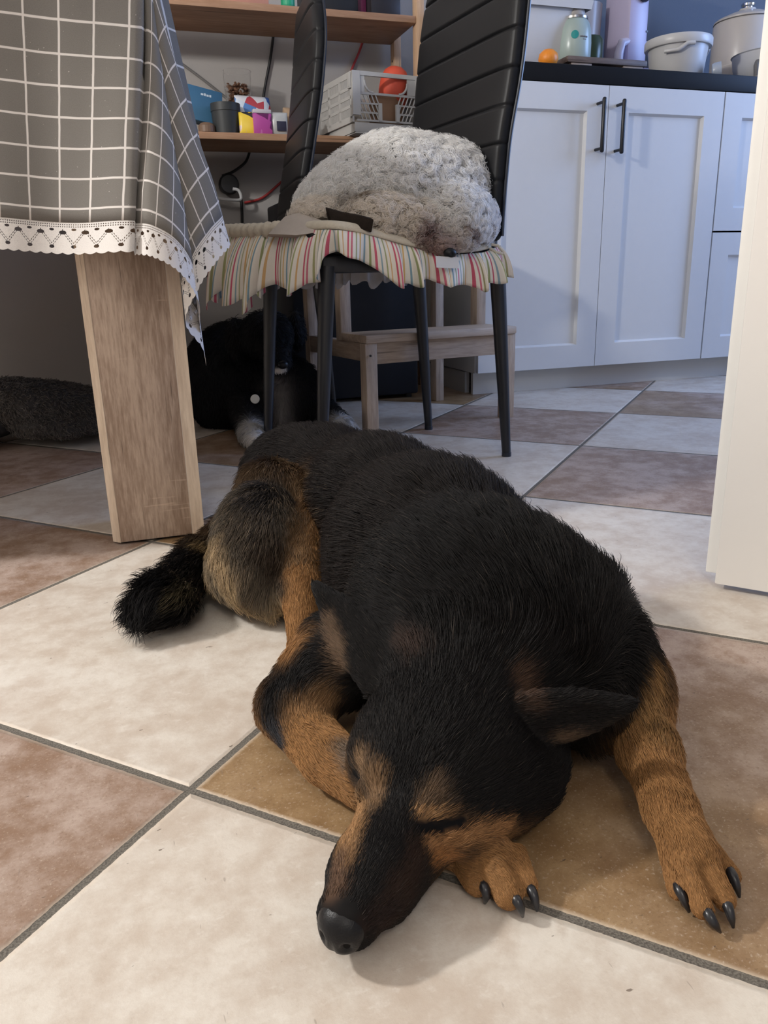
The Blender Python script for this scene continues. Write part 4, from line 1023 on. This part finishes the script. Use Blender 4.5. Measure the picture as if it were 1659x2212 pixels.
wire('power_cable', [aty(520, 420, WY), aty(523, 470, WY), aty(522, 560, WY)], .005, WIRE, 'black cable dropping down the wall below the adapter')
# ------------------------------------------------------------------ things on the shelves
zS = .8075
def gbox(name, c, d, rz, mat, label, cat, M=None, bevel=.002, group=None):
    o = MB().box((0, 0, d[2]/2), d).build(name, mat, bevel=bevel); o.location = c; o.rotation_euler = (0, 0, rz); return tag(o, label, cat, group)
BLUE = plain('blue_card', (0.045, 0.135, 0.24), 0.5, 0.4, var=0.1, scale=12)
b1 = gbox('box', (0.325, 2.70, zS+.038), (.115, .03, .105), .25, BLUE, 'dark blue cardboard box left of the grey pot', 'box'); b1.rotation_euler = (math.radians(-14), math.radians(9), .2)
MB().bx(-.012, -.004, -.0156, -.015, .080, .086).bx(-.002, .004, -.0156, -.015, .080, .088).bx(.006, .013, -.0156, -.015, .080, .086).bx(.015, .021, -.0156, -.015, .080, .087).build('print', plain('pale_print', (.55, .62, .66), .6), b1)
r1 = MB().lathe([(0, 0), (.020, 0), (.026, .008), (.026, .026), (.018, .034), (0, .036)], n=20).build('jar', plain('brown_jar', (0.16, 0.10, 0.065), 0.5)); r1.location = (.330, 2.665, zS); tag(r1, 'small brown jar under the dark blue box', 'jar')
POTM = plain('charcoal_pot', (0.030, 0.033, 0.035), 0.5, 0.35, var=0.1)
pot = MB().lathe([(0, 0), (.046, 0), (.050, .004), (.055, .070), (.057, .071), (.057, .094), (.052, .094), (.050, .06), (0, .06)], n=36).build('pot', POTM, smooth=True); pot.scale = (.80, .80, .97); pot.location = (.393, 2.675, zS); tag(pot, 'charcoal grey plastic pot on the lower shelf', 'pot')
m, p = newmat('clear_plastic'); p.inputs['Transmission Weight'].default_value = 1.0; p.inputs['Roughness'].default_value = 0.05; p.inputs['IOR'].default_value = 1.1; p.inputs['Base Color'].default_value = (.9, .9, .9, 1); p.inputs['Alpha'].default_value = 0.35; CLEAR = m
cupc = (0.452, 2.775, zS)
cup = MB().lathe([(0, 0.003), (.034, .003), (.045, .205), (.047, .206), (.0445, .206), (.033, .006), (0, .006)], n=32).build('plastic_cup', CLEAR, smooth=True); cup.location = cupc; tag(cup, 'clear plastic tub half full of dry brown kibble', 'tub')
kb = MB(); rk = random.Random(4)
ico = bmesh.new(); bmesh.ops.create_icosphere(ico, subdivisions=1, radius=1); IV = [v.co.copy() for v in ico.verts]; IFc = [tuple(v.index for v in f.verts) for f in ico.faces]; ico.free()
for i in range(480):
    z = rk.uniform(.012, .168); rmax = .031+.011*z/.2; a = rk.uniform(0, 6.28); r = rmax*math.sqrt(rk.random())*.86
    M_ = Matrix.Rotation(rk.uniform(0, 3), 3, 'X')@Matrix.Rotation(rk.uniform(0, 3), 3, 'Z'); sc = rk.uniform(.0045, .007)
    kb.add([M_@Vector((v.x*sc, v.y*sc, v.z*sc*.6))+Vector((r*math.cos(a), r*math.sin(a), z)) for v in IV], IFc)
kb = kb.build('dry_kibble', plain('kibble_brown', (0.27, 0.14, 0.085), 0.8, var=0.4, scale=90), fix=False); kb.location = cupc; tag(kb, 'brown dry kibble filling the clear plastic tub', 'kibble', kind='stuff')
def printed(name, base, cols, sc=30, seed=0, rough=0.35):
    m, p = newmat(name); v = node('ShaderNodeTexVoronoi', Vector=coords(), Scale=sc); x, y, z = sep(v.outputs['Color']); c = base
    for i, (th, k) in enumerate(cols): c = mixc((x if i % 2 == 0 else y).gt(th), c, k)
    setp(p, Base_Color=c, Roughness=rough); return m
def packet(name, c, d, rz, tilt, mat, label, cat='packet', back_t=0.0):
    """soft pack: pillow shape with crimped ends"""
    rings = []; n = 24
    for i in range(15):
        q = i/14; e = math.sqrt(max(0.03, math.sin(PI*min(1, max(0, q)))))**.8; r = []
        for k in range(n):
            a = 2*PI*k/n; r.append((d[0]/2*math.copysign(abs(math.cos(a))**.5, math.cos(a)), d[1]/2*e*math.copysign(abs(math.sin(a))**.8, math.sin(a)), d[2]*q))
        rings.append(r)
    o = MB().rings(rings).build(name, mat, smooth=True, angle=1.3); o.location = c; o.rotation_euler = (tilt, 0, rz); return tag(o, label, cat)
packet('packet', (.490, 2.69, zS), (.115, .035, .128), .15, math.radians(-14), printed('blue_white_print', (0.55, 0.62, 0.72), [(.45, (0.10, 0.22, 0.50)), (.62, (0.66, 0.66, 0.70)), (.85, (0.45, 0.06, 0.08)), (.8, (0.05, 0.11, 0.35))], 34), 'crumpled blue and white printed packet behind the yellow and pink packs')
packet('packet', (.452, 2.635, zS), (.052, .020, .066), -.15, math.radians(-8), printed('yellow_print', (0.74, 0.53, 0.045), [(.80, (0.02, 0.02, 0.025)), (.88, (0.55, 0.40, 0.35))], 55), 'small yellow packet with black print beside the grey pot')
pk = gbox('pack', (.497, 2.632, zS), (.058, .022, .060), .05, printed('magenta_print', (0.42, 0.07, 0.30), [(.80, (0.13, 0.015, 0.10)), (.9, (0.5, 0.16, 0.4))], 60), 'magenta cardboard pack between the yellow packet and the clear bag', 'pack')
MB().bx(-.0285, .0285, -.0105, .0105, .0603, .072).build('pack_top', plain('pale_pack_top', (.5, .46, .5), .5), pk, bevel=.002)
bag = packet('plastic_bag', (.552, 2.634, zS), (.052, .022, .066), .0, 0, plain('frosted_bag', (0.42, 0.43, 0.43), 0.25, 0.5, var=.25, scale=40), 'small frosted plastic bag with dark contents right of the magenta pack', 'bag')
MB().box((.004, -.0115, .026), (.030, .002, .028)).build('contents', plain('dark_contents', (0.02, 0.02, 0.045), 0.6, var=.5, scale=80), bag, bevel=.0009)
packet('paper_bag', (.612, 2.672, zS), (.075, .05, .088), .25, math.radians(-6), plain('brown_paper', (0.33, 0.235, 0.155), 0.8, 0.2, var=.3, scale=35, bmp=.6, bscale=60), 'crumpled brown paper bag beside the black chair back', 'bag')
# --- crate
CRT = plain('grey_plastic', (0.46, 0.45, 0.435), 0.45, 0.4, var=.03)
k0 = aty(763, 277, 2.545); k1 = aty(893, 289, 2.575); ka = math.atan2(k1[1]-k0[1], k1[0]-k0[0])
cr = empty('folding_crate', (k0[0], k0[1], zS), ka, label='light grey folding plastic crate holding a red toy on the lower shelf', cat='crate')
cw, cdp, chh = 0.235, 0.27, 0.162; cr.scale = (1, 1, 1.08)
def cb(name, *bxs, bevel=.0012):
    m_ = MB()
    for b_ in bxs: m_.bx(*b_)
    return m_.build(name, CRT, cr, bevel=bevel)
cb('base', (0.008, cw-.008, 0.0, cdp, 0, .004), (.006, cw-.006, 0, .006, .004, .030), (.006, cw-.006, cdp-.006, cdp, .004, .030), (0.006, .012, .006, cdp-.006, .004, .030), (cw-.012, cw-.006, .006, cdp-.006, .004, .030))
fp = MB(); fp.bx(.0, cw, -.004, .004, .151, .162); fp.bx(.014, cw-.014, -.002, .003, .103, .109); fp.bx(.014, cw-.014, -.002, .003, .033, .038)
fp.bx(.014, .042, -.002, .003, .106, .153); fp.bx(cw-.042, cw-.014, -.002, .003, .106, .153); fp.bx(0, .026, -.005, .004, .048, .162); fp.bx(cw-.014, cw, -.005, .004, .030, .162)
def arc(cx, sgn):
    pts = []; 
    for i in range(9):
        t = PI/2*i/8; pts.append((cx+sgn*.030*(1-math.cos(t)), 0, .140-.031*math.sin(t)))
    return pts
fp.tube(arc(.042, 1), .0035, 8); fp.tube(arc(cw-.042, -1), .0035, 8)
for x in (.088, .150): fp.bx(x, x+.012, -.006, .003, .036, .082)
for side in (0, 1):
    x0, x1 = (.026, .088) if side == 0 else (.162, cw-.014)
    for z in (.056, .080): fp.bx(x0, x1, -.001, .002, z-.002, z+.002)
    for i in range(5):
        xa = x0+(x1-x0)*(i+.2)/4.4; 
        for zz in (.038, .058, .082):
            dx = -.010 if side == 0 else .010
            fp.tube([(xa-dx/2, .0005, zz), (xa+dx/2, .0005, zz+.021)], .0022, 6)
fp.build('front_panel', CRT, cr, bevel=0)
fq = MB().bx(0, cw, cdp-.008, cdp, .03, .162).build('back_panel', CRT, cr)
for nm, x in (('side_panel', 0.0), ('side_panel', cw-.005)):
    sp = MB(); sp.bx(x, x+.005, .0, cdp, .030, .046); sp.bx(x, x+.007, .0, cdp, .146, .162)
    for z in (.072, .096, .120): sp.bx(x, x+.004, .01, cdp-.01, z-.004, z+.004)
    for y in np.linspace(.012, cdp-.012, 46): sp.bx(x+.001, x+.004, y-.0013, y+.0013, .04, .15)
    for y in (.01, cdp*.36, cdp*.68, cdp-.01): sp.bx(x, x+.005, y-.007, y+.007, .04, .15)
    sp.build(nm, CRT, cr)
lat = MB(); lat.bx(-.005, .0, .004, .024, .118, .158); lat.bx(-.007, -.005, .008, .012, .122, .154); lat.build('latch', CRT, cr, bevel=.001)
def incr(x, y, z): return Matrix.Rotation(ka, 3, 'Z')@Vector((x, y, z))+Vector((k0[0], k0[1], zS))
TOY = plain('red_rubber', (0.62, 0.085, 0.045), 0.55, 0.35, var=.05)
ty = MB().lathe([(0.0, 0), (.034, .0), (.041, .012), (.043, .05), (.040, .082), (.031, .100), (.016, .110), (0, .112)], n=28).build('rubber_toy', TOY, smooth=True); ty.location = incr(.172, .070, .088); ty.scale = (1.12, 1.12, 1.12); ty.rotation_euler = (.2, .08, 0); tag(ty, 'red domed rubber toy sticking out of the grey crate', 'toy')
cbd = gbox('card', incr(.125, .016, .012), (.125, .003, .105), ka+.10, plain('brown_card', (0.25, 0.145, 0.085), 0.75), 'brown cardboard sheet standing inside the grey crate', 'cardboard', bevel=.0005)
clt = packet('folded_cloth', incr(.115, .12, .006), (.12, .09, .115), ka, 0, plain('cream_cloth', (0.62, 0.56, 0.48), 0.9, 0.1, bmp=.4, bscale=90), 'cream cloth stuffed into the grey crate beside the red toy', 'cloth')
# --- upper shelf
zU = 1.158
gbox('box', (.47, 2.68, zU), (.14, .10, .06), 0, plain('salmon_card', (0.45, 0.22, 0.16), 0.6), 'salmon pink box at the left of the upper shelf', 'box')
gb = MB().lathe([(0, 0), (.018, 0), (.021, .01), (.021, .05), (.01, .07), (0, .07)], n=20).build('bottle', plain('green_plastic', (0.02, 0.30, 0.16), 0.4)); gb.location = (.600, 2.64, zU); tag(gb, 'small green bottle beside the salmon pink box', 'bottle')
gbox('box', (.74, 2.70, zU), (.16, .14, .12), .0, plain('dark_box_a', (0.012, 0.013, 0.016), 0.5), 'large black box on the upper shelf', 'box')
gbox('case', (.90, 2.66, zU), (.10, .10, .07), .1, plain('dark_box_b', (0.022, 0.020, 0.024), 0.35), 'small black case at the right end of the upper shelf', 'case')
gbox('box', (.835, 2.69, zU), (.03, .10, .09), .0, plain('plum_card', (0.10, 0.012, 0.05), 0.5), 'dark plum box between the two black boxes', 'box')
# ================================================================== THINGS ON THE WORKTOP
zW = .965
GLW = plain('white_plastic', (0.62, 0.61, 0.60), 0.42, 0.45, var=.02)
# tapered white bin: square frustum with a wide rim
def frustum(name, c, a0, a1, h, mat, label, cat, rz=0, rim=True, t=.004):
    def sq(a, z): return [(sx*a[0], sy*a[1], z) for sx, sy in ((-1, -1), (1, -1), (1, 1), (-1, 1))]
    ai = (a1[0]-t, a1[1]-t); bi = (a0[0]-t, a0[1]-t)
    o = MB().rings([sq(a0, 0), sq(a1, h), sq(ai, h), sq(bi, t)]).build(name, mat, bevel=.003); o.location = c; o.rotation_euler = (0, 0, rz); tag(o, label, cat)
    if rim: MB().rings([sq((a1[0]+.012, a1[1]+.012), h-.024), sq((a1[0]+.016, a1[1]+.016), h), sq((a1[0]-.004, a1[1]-.004), h), sq((a1[0]-.004, a1[1]-.004), h-.024)], cap=False).build('rim', mat, o)
    return o
b_ = aty(1198, 140, 2.40); frustum('tub', (b_[0]-.105, 2.49, zW), (.105, .085), (.196, .11), .203, GLW, 'large white tapered tub with a broad rim at the left end of the worktop', 'tub')
ORG = plain('orange_peel', (0.83, 0.27, 0.022), 0.42, 0.5, var=.08, scale=50, bmp=.35, bscale=380)
oc = aty(1186, 126, 2.315); og = MB().lathe([(0, -.026), (.012, -.0255), (.024, -.017), (.030, -.002), (.027, .013), (.015, .0235), (.003, .0255), (0, .024)], n=28).build('tangerine', ORG, smooth=True); og.location = (oc[0]+.003, 2.325, zW+.026); tag(og, 'orange tangerine on the front edge of the worktop', 'fruit')
MB().lathe([(0, 0), (.0032, 0), (.002, .0016), (0, .0018)], c=(0, 0, .0242), n=8).build('stem', plain('stem_green', (.12, .14, .04), .7), og)
# chopping board on feet
bo = MB().bx(1.385, 1.672, 2.325, 2.56, zW+.022, zW+.040).build('serving_board', wood('dark_board', (0.10, 0.075, 0.065), (0.19, 0.145, 0.125), 'x', 12, 120, .5), bevel=.004); tag(bo, 'low wooden board on two runners under the pale green bottle', 'board')
for x in (1.402, 1.588): MB().bx(x, x+.072, 2.33, 2.55, zW, zW+.022).build('runner', wood('pale_runner', (0.30, 0.235, 0.19), (0.42, 0.34, 0.28), 'x', 12, 120, .5), bo, bevel=.001)
zB = zW+.040
# bottle
TEAL = plain('pale_green_enamel', (0.36, 0.44, 0.41), 0.28, 0.5, var=.02)
bt = MB().lathe([(0, 0), (.050, 0), (.053, .004), (.054, .05), (.052, .085), (.046, .105), (.040, .114), (.038, .116)], n=40).build('bottle', TEAL, smooth=True); bt.location = (1.452, 2.405, zB); tag(bt, 'pale green round bottle with a looped lid and teal dot', 'bottle')
MB().lathe([(.0385, .114), (.041, .116), (.041, .122), (.037, .124), (0, .124)], n=36).build('neck_ring', plain('steel_ring', (.45, .44, .43), .25, .5, 1.0), bt, smooth=True)
BEI = plain('beige_lid', (0.42, 0.39, 0.37), 0.45)
ld = MB().lathe([(0, .1245), (.030, .1245), (.032, .130), (.028, .150), (.022, .158), (0, .159)], n=32).build('lid', BEI, bt, smooth=True)
MB().lathe([(.0, -.010), (.016, -.010), (.018, -.006), (.018, .006), (.016, .010), (0, .010)], c=(.0, -.012, .182), n=28, M=Matrix.Rotation(PI/2, 3, 'X')).build('knob', BEI, ld, smooth=True)
MB().tube([(.026*math.cos(t), -.010, .180+.026*math.sin(t)) for t in np.linspace(PI*.95, PI*2.1, 20)], .0035, 8).build('carry_loop', BEI, ld, smooth=True)
def decal(pts2, R, phi0, parent, mat, name, z0):
    pass
dm = MB(); n = 24; R_ = .0546
ph0 = math.radians(-118)
dm.add([(R_*math.cos(ph0), R_*math.sin(ph0), .066)]+[((R_-.0002)*math.cos(ph0+.0115*math.cos(2*PI*k/n)/.054), (R_-.0002)*math.sin(ph0+.0115*math.cos(2*PI*k/n)/.054), .066+.0115*math.sin(2*PI*k/n)) for k in range(n)], [(0, 1+k, 1+(k+1) % n) for k in range(n)])
dm.build('logo_dot', plain('teal_print', (0.02, 0.28, 0.27), .5), bt)
dl_ = MB()
for i, (a, z, w_, h_) in enumerate([(-98, .0605, .0045, .004), (-92.5, .0605, .0042, .004), (-87, .0605, .0042, .004), (-81.5, .0605, .0045, .004), (-75.5, .0605, .005, .004), (-84, .0535, .013, .0016)]):
    t = math.radians(a); dl_.box((.0542*math.cos(t), .0542*math.sin(t), z), (w_*.8, .001, h_), rz=t+PI/2)
dl_.build('print', plain('brown_print', (0.14, 0.12, 0.12), .6), bt)
# jars and glass behind
jd = MB().lathe([(0, 0), (.045, 0), (.047, .005), (.047, .09), (.040, .10), (0, .10)], n=32).build('jar', plain('green_jar', (0.022, 0.045, 0.012), 0.3, 0.5, var=.3, scale=40), smooth=True); jd.location = (1.565, 2.50, zB); tag(jd, 'dark green jar on the wooden board right of the bottle', 'jar')
jt = MB().lathe([(0, 0), (.062, 0), (.068, .01), (.075, .19), (.078, .20), (.0, .20)], n=36).build('canister', plain('dark_teal', (0.018, 0.060, 0.068), 0.4, 0.5, var=.15, scale=20), smooth=True); jt.location = (1.555, 2.70, zW+.14); 
tag(jt, 'dark teal canister behind the pale green bottle', 'canister')
jl = MB().bx(1.50, 1.67, 2.63, 2.78, zW, zW+.134).build('storage_box', plain('black_plastic_box', (.015, .017, .014), .5), bevel=.004); tag(jl, 'dark box carrying the teal canister at the back of the worktop', 'box')
MB().bx(1.495, 1.675, 2.625, 2.785, zW+.1342, zW+.1395).build('lid', plain('grey_lid', (.35, .38, .36), .4), jl, bevel=.001)
# food processor
PUR = plain('lilac_plastic', (0.48, 0.43, 0.58), 0.35, 0.45, var=.03); GRYP = plain('grey_translucent', (0.36, 0.345, 0.36), 0.3, 0.5, var=.03)
fpx = empty('food_processor', (1.83, 2.66, zW), .15, label='lilac food processor standing against the blue-grey wall', cat='appliance')
MB().bx(-.075, .095, -.10, .10, 0, .085).build('base', PUR, fpx, bevel=.018)
MB().bx(-.055, .035, -.055, .075, .085, .42).build('column', PUR, fpx, bevel=.014)
hn = MB(); hn.tube([(-.085, -.04, .02), (-.082, -.04, .13), (-.070, -.04, .165), (-.03, -.04, .175)], [.016, .016, .015, .013], 12); hn.build('handle', plain('lilac_handle', (0.55, 0.52, 0.66), 0.35, .45), fpx, smooth=True)
hn = MB(); hn.tube([(.105, -.02, .11), (.10, -.02, .15), (.085, -.02, .17), (.05, -.02, .178)], [.012, .012, .012, .01], 12); hn.build('handle', plain('lilac_handle2', (0.55, 0.52, 0.66), 0.35, .45), fpx, smooth=True)
MB().lathe([(0, -.006), (.024, -.006), (.026, 0), (.022, .012), (0, .014)], c=(.0, -.062, .315), n=28, M=Matrix.Rotation(PI/2, 3, 'X')).build('dial', BLK, fpx, smooth=True)
MB().lathe([(0, -.001), (.0035, -.001), (.0035, .001), (0, .001)], c=(.026, -.056, .205), n=12, M=Matrix.Rotation(PI/2, 3, 'X')).build('screw', BLK, fpx)
jg = MB().lathe([(0, 0), (.066, 0), (.070, .01), (.082, .26), (.083, .30), (0, .30)], n=40).build('jug', GRYP, smooth=True); jg.scale = (.88, .88, 1); jg.location = (1.672, 2.73, zW); tag(jg, 'grey translucent jug left of the lilac food processor', 'jug')
# bucket
BKT = plain('white_bucket', (0.60, 0.585, 0.57), 0.33, 0.45, var=.02)
bk = MB().lathe([(0, 0), (.098, 0), (.102, .004), (.122, .150), (.124, .150), (.124, .146), (.118, .1455), (.099, .006), (0, .006)], n=56).build('bucket', BKT, smooth=True); bk.scale = (.8, .8, .86); bk.location = (1.862, 2.43, zW); tag(bk, 'white round bucket with a rolled rim near the worktop front', 'bucket')
MB().lathe([(.123, .122), (.131, .122), (.134, .126), (.134, .148), (.131, .153), (.120, .153)], n=56).build('rim', BKT, bk, smooth=True)
gp = []
for t in np.linspace(-2.62, -1.72, 12): gp.append((.129*math.cos(t), .129*math.sin(t), .118-.022*math.sin(PI*(t+2.62)/.9)**2 if False else .117-.020*min(1, max(0, (-1.95-t)/.25))))
MB().tube(gp, .007, 10).build('grip', BKT, bk, smooth=True)
MB().tube([(.131, -.03, .125), (.139, .0, .105), (.137, .02, .085), (.130, .03, .075)], .006, 10).build('handle', BKT, bk, smooth=True)
# scoop
m, p = newmat('milky_plastic'); setp(p, Base_Color=(0.55, 0.62, 0.74), Roughness=.3); p.inputs['Transmission Weight'].default_value = .25; MILK = m
sc = MB().lathe([(0.004, 0), (.026, .002), (.030, .012), (.030, .036), (.028, .036), (.0275, .013), (.004, .004)], n=28).build('measuring_scoop', MILK, smooth=True); sP = aty(1540, 150, 2.335); sc.scale = (.8, .8, .8); sc.location = (sP[0], 2.34, zW+.0245); sc.rotation_euler = (1.45, .1, .9); tag(sc, 'small milky plastic measuring scoop right of the white bucket', 'scoop')
# bowl
bw = MB().lathe([(0, 0), (.070, 0), (.080, .004), (.108, .030), (.122, .066), (.127, .100), (.131, .103), (.123, .103), (.117, .066), (.10, .034), (0, .012)], n=48).build('mixing_bowl', GLW, smooth=True); bw.location = (2.225, 2.40, zW); tag(bw, 'white glazed mixing bowl in front of the cream canister', 'bowl')
MB().tube([(-.108, -.055, .0635), (-.124, -.068, .05), (-.118, -.066, .02)], .009, 10).build('spout', plain('grey_grip', (.17, .165, .16), .5), bw, smooth=True)
# canister / cooker
CRE = plain('cream_enamel', (0.60, 0.545, 0.49), 0.30, 0.5, var=.02)
cc = MB().lathe([(0, 0), (.100, 0), (.108, .01), (.113, .10), (.1135, .1015), (.1125, .103), (.113, .105), (.112, .235), (.109, .240), (0, .240)], n=56).build('canister', CRE, smooth=True, angle=.9); cc.scale = (1, 1, 1.08); cc.location = (2.295, 2.62, zW); tag(cc, 'tall cream canister with a domed lid and chrome knob', 'canister')
l_ = MB().lathe([(.107, .2405), (.111, .242), (.111, .247), (.10, .254), (.06, .268), (.03, .276), (.028, .282), (0, .283)], n=56).build('lid', CRE, cc, smooth=True)
MB().lathe([(.106, .2400), (.1118, .2402), (.1118, .2425), (.106, .2425)], n=56).build('seal', plain('grey_seal', (.12, .11, .10), .5), cc)
MB().lathe([(0, .283), (.017, .283), (.018, .288), (.023, .291), (.024, .297), (.019, .301), (0, .302)], n=32).build('knob', plain('chrome', (.8, .8, .8), .12, .5, 1.0), l_, smooth=True)
em = MB(); t = math.radians(-108)
for a, hh in ((-108-3.2, .0052), (-108-1.6, .003), (-108, .002), (-108+1.6, .003), (-108+3.2, .0052)):
    t = math.radians(a); em.box((.1128*math.cos(t), .1128*math.sin(t), .083), (.0034, .0012, hh*2), rz=t+PI/2)
em.build('bow_mark', plain('dark_mark', (.06, .055, .05), .5), cc)
# ================================================================== PET BED
BEDM = plain('grey_plush', (0.085, 0.080, 0.078), 0.95, 0.1, var=.35, scale=40, bmp=.8, bscale=260)
pb = []
bc = atz(60, 985, 0)
B1 = lambda px, py, Y: aty(px, py, Y)
pb += [ell(B1(120, 885, 2.12), (.155, .105, .062), (1, .0, -.25), k=.05), ell(B1(60, 880, 2.14), (.12, .10, .05), (1, 0, -.3), k=.05), ell(B1(170, 895, 2.14), (.10, .10, .055), (1, 0, -.1), k=.05), ell(B1(140, 930, 2.06), (.11, .09, .040), (1, 0, -.35), k=.04)]
bV, bF = sculpt(pb, .008, floor=.03); bV = bV+normals(bV, bF)*(0.004*vnoise(bV, 9, 3))[:, None]
bo_ = np.array([bc[0], 2.1, 0]); bed = empty('pet_bed', bo_, label='grey plush pet bed on the floor under the table', cat='pet bed')
npmesh('cushion', bV-bo_, bF, BEDM, bed)
pb2 = [ell((bo_[0]-.22, 2.16, .055), (.22, .16, .055), k=.03), ell((bo_[0]-.30, 2.10, .06), (.16, .14, .06), k=.03)]
b2V, b2F = sculpt(pb2, .010, floor=.001); npmesh('base', b2V-bo_, b2F, plain('grey_bed_base', (0.075, 0.075, 0.08), 0.9, 0.1, var=.1, bmp=.3, bscale=300), bed)
def plush():
    rs = np.random.RandomState(2); N = normals(bV, bF); P, Nn = scatter(bV, bF, N, int(16000*HAIR_SCALE), rs); L = .007+.007*rs.rand(len(P))
    fl_ = np.tile(np.array([.3, -.5, -.6]), (len(P), 1))+rs.normal(size=P.shape)*.4
    pts = straight_fur(P, Nn, fl_, L, 4, np.full(len(P), .9), rs); col = np.tile(np.array([[.13, .115, .105]]), (len(P), 1))*(0.5+rs.rand(len(P)))[:, None]
    hair_object('plush_pile', pts-bo_, np.array([[.0006, .0006, .0005, .0002]]), col, fur_material('plush_fibre', .8, .15), bed)
plush()
# ================================================================== BLACK DOG UNDER THE CHAIR
KD = []
def kadd(p, col=(0.006, 0.006, 0.007), L=.016): p['col'] = col; p['L'] = L; KD.append(p); return p
KW = (0.62, 0.60, 0.58)
kadd(ell(Y_(520, 800, 2.12), (.15, .13, .13), (1, .2, 0), k=.05)); kadd(ell(Y_(492, 850, 2.12), (.105, .11, .11), k=.05))
kadd(ell(Y_(610, 850, 2.02), (.085, .08, .11), k=.04)); kadd(ell(Y_(650, 855, 1.97), (.06, .06, .08), k=.04))
kadd(ell(Y_(575, 725, 1.93), (.062, .065, .060), k=.03))                                       # head
kadd(cone(Y_(590, 745, 1.90), Y_(606, 785, 1.835), .040, .026, k=.02), L=.008)                  # muzzle
kadd(ell(Y_(510, 735, 1.96), (.022, .03, .055), k=.015)); kadd(ell(Y_(640, 715, 1.97), (.020, .028, .05), k=.015))
kadd(cone(Y_(606, 845, 1.95), Y_(605, 900, 1.95), .026, .028, k=.02), (0.22, 0.20, 0.19), .02)                  # chest
kadd(cone(Y_(530, 880, 1.98), atz(545, 940, .03), .040, .028, k=.02)); kadd(cone(atz(545, 940, .03), atz(556, 958, .018), .028, .020, k=.015), KW, .010)
kadd(cone(Y_(680, 880, 2.0), atz(738, 925, .03), .042, .028, k=.02)); kadd(cone(atz(738, 925, .03), atz(764, 938, .016), .027, .018, k=.015), KW, .010)
kV, kF = sculpt(KD, .007, floor=.001)
ko = np.array([.34, 2.0, 0]); kdog = empty('dog', ko, label='black dog with a white chest lying in the shade under the chair', cat='dog')
kmarks = [(Y_(612, 803, 1.81), Y_(590, 806, 1.83), .010, KW, .6), (atz(548, 945, .04), None, .014, (.05, .05, .05), .8)]
def kcols(P): return paint(field(KD, P, 'col', .010), P, kmarks, .2, 90)
npmesh('body', kV-ko, kF, SKIN, kdog, kcols(kV))
def kfur():
    rs = np.random.RandomState(12); N = normals(kV, kF); P, Nn = scatter(kV, kF, N, int(20000*HAIR_SCALE), rs); L = field(KD, P, 'L', .01)*(0.7+.6*rs.rand(len(P)))
    fl_ = np.tile(np.array([.1, .3, -.8]), (len(P), 1)); pts = straight_fur(P, Nn, fl_, L, 5, np.full(len(P), .5), rs); pts[:, :, 2] = np.maximum(pts[:, :, 2], .002)
    hair_object('fur', pts-ko, np.array([[.0005, .0005, .00045, .0004, .0001]]), kcols(P)*(0.7+.6*rs.rand(len(P)))[:, None], FUR, kdog)
kfur()
kn = [ell(Y_(611, 788, 1.812), (.013, .010, .010), k=.005)]; nV, nF = sculpt(kn, .0018); npmesh('nose', nV-ko, nF, NOSE, kdog)
MB().lathe([(0, -.002), (.010, -.002), (.0115, 0), (.010, .002), (0, .002)], c=tuple(Y_(551, 862, 1.90)-ko), n=24, M=Matrix.Rotation(PI/2, 3, 'X')).build('collar_tag', plain('pale_tag', (.75, .73, .66), .4), kdog, smooth=True)
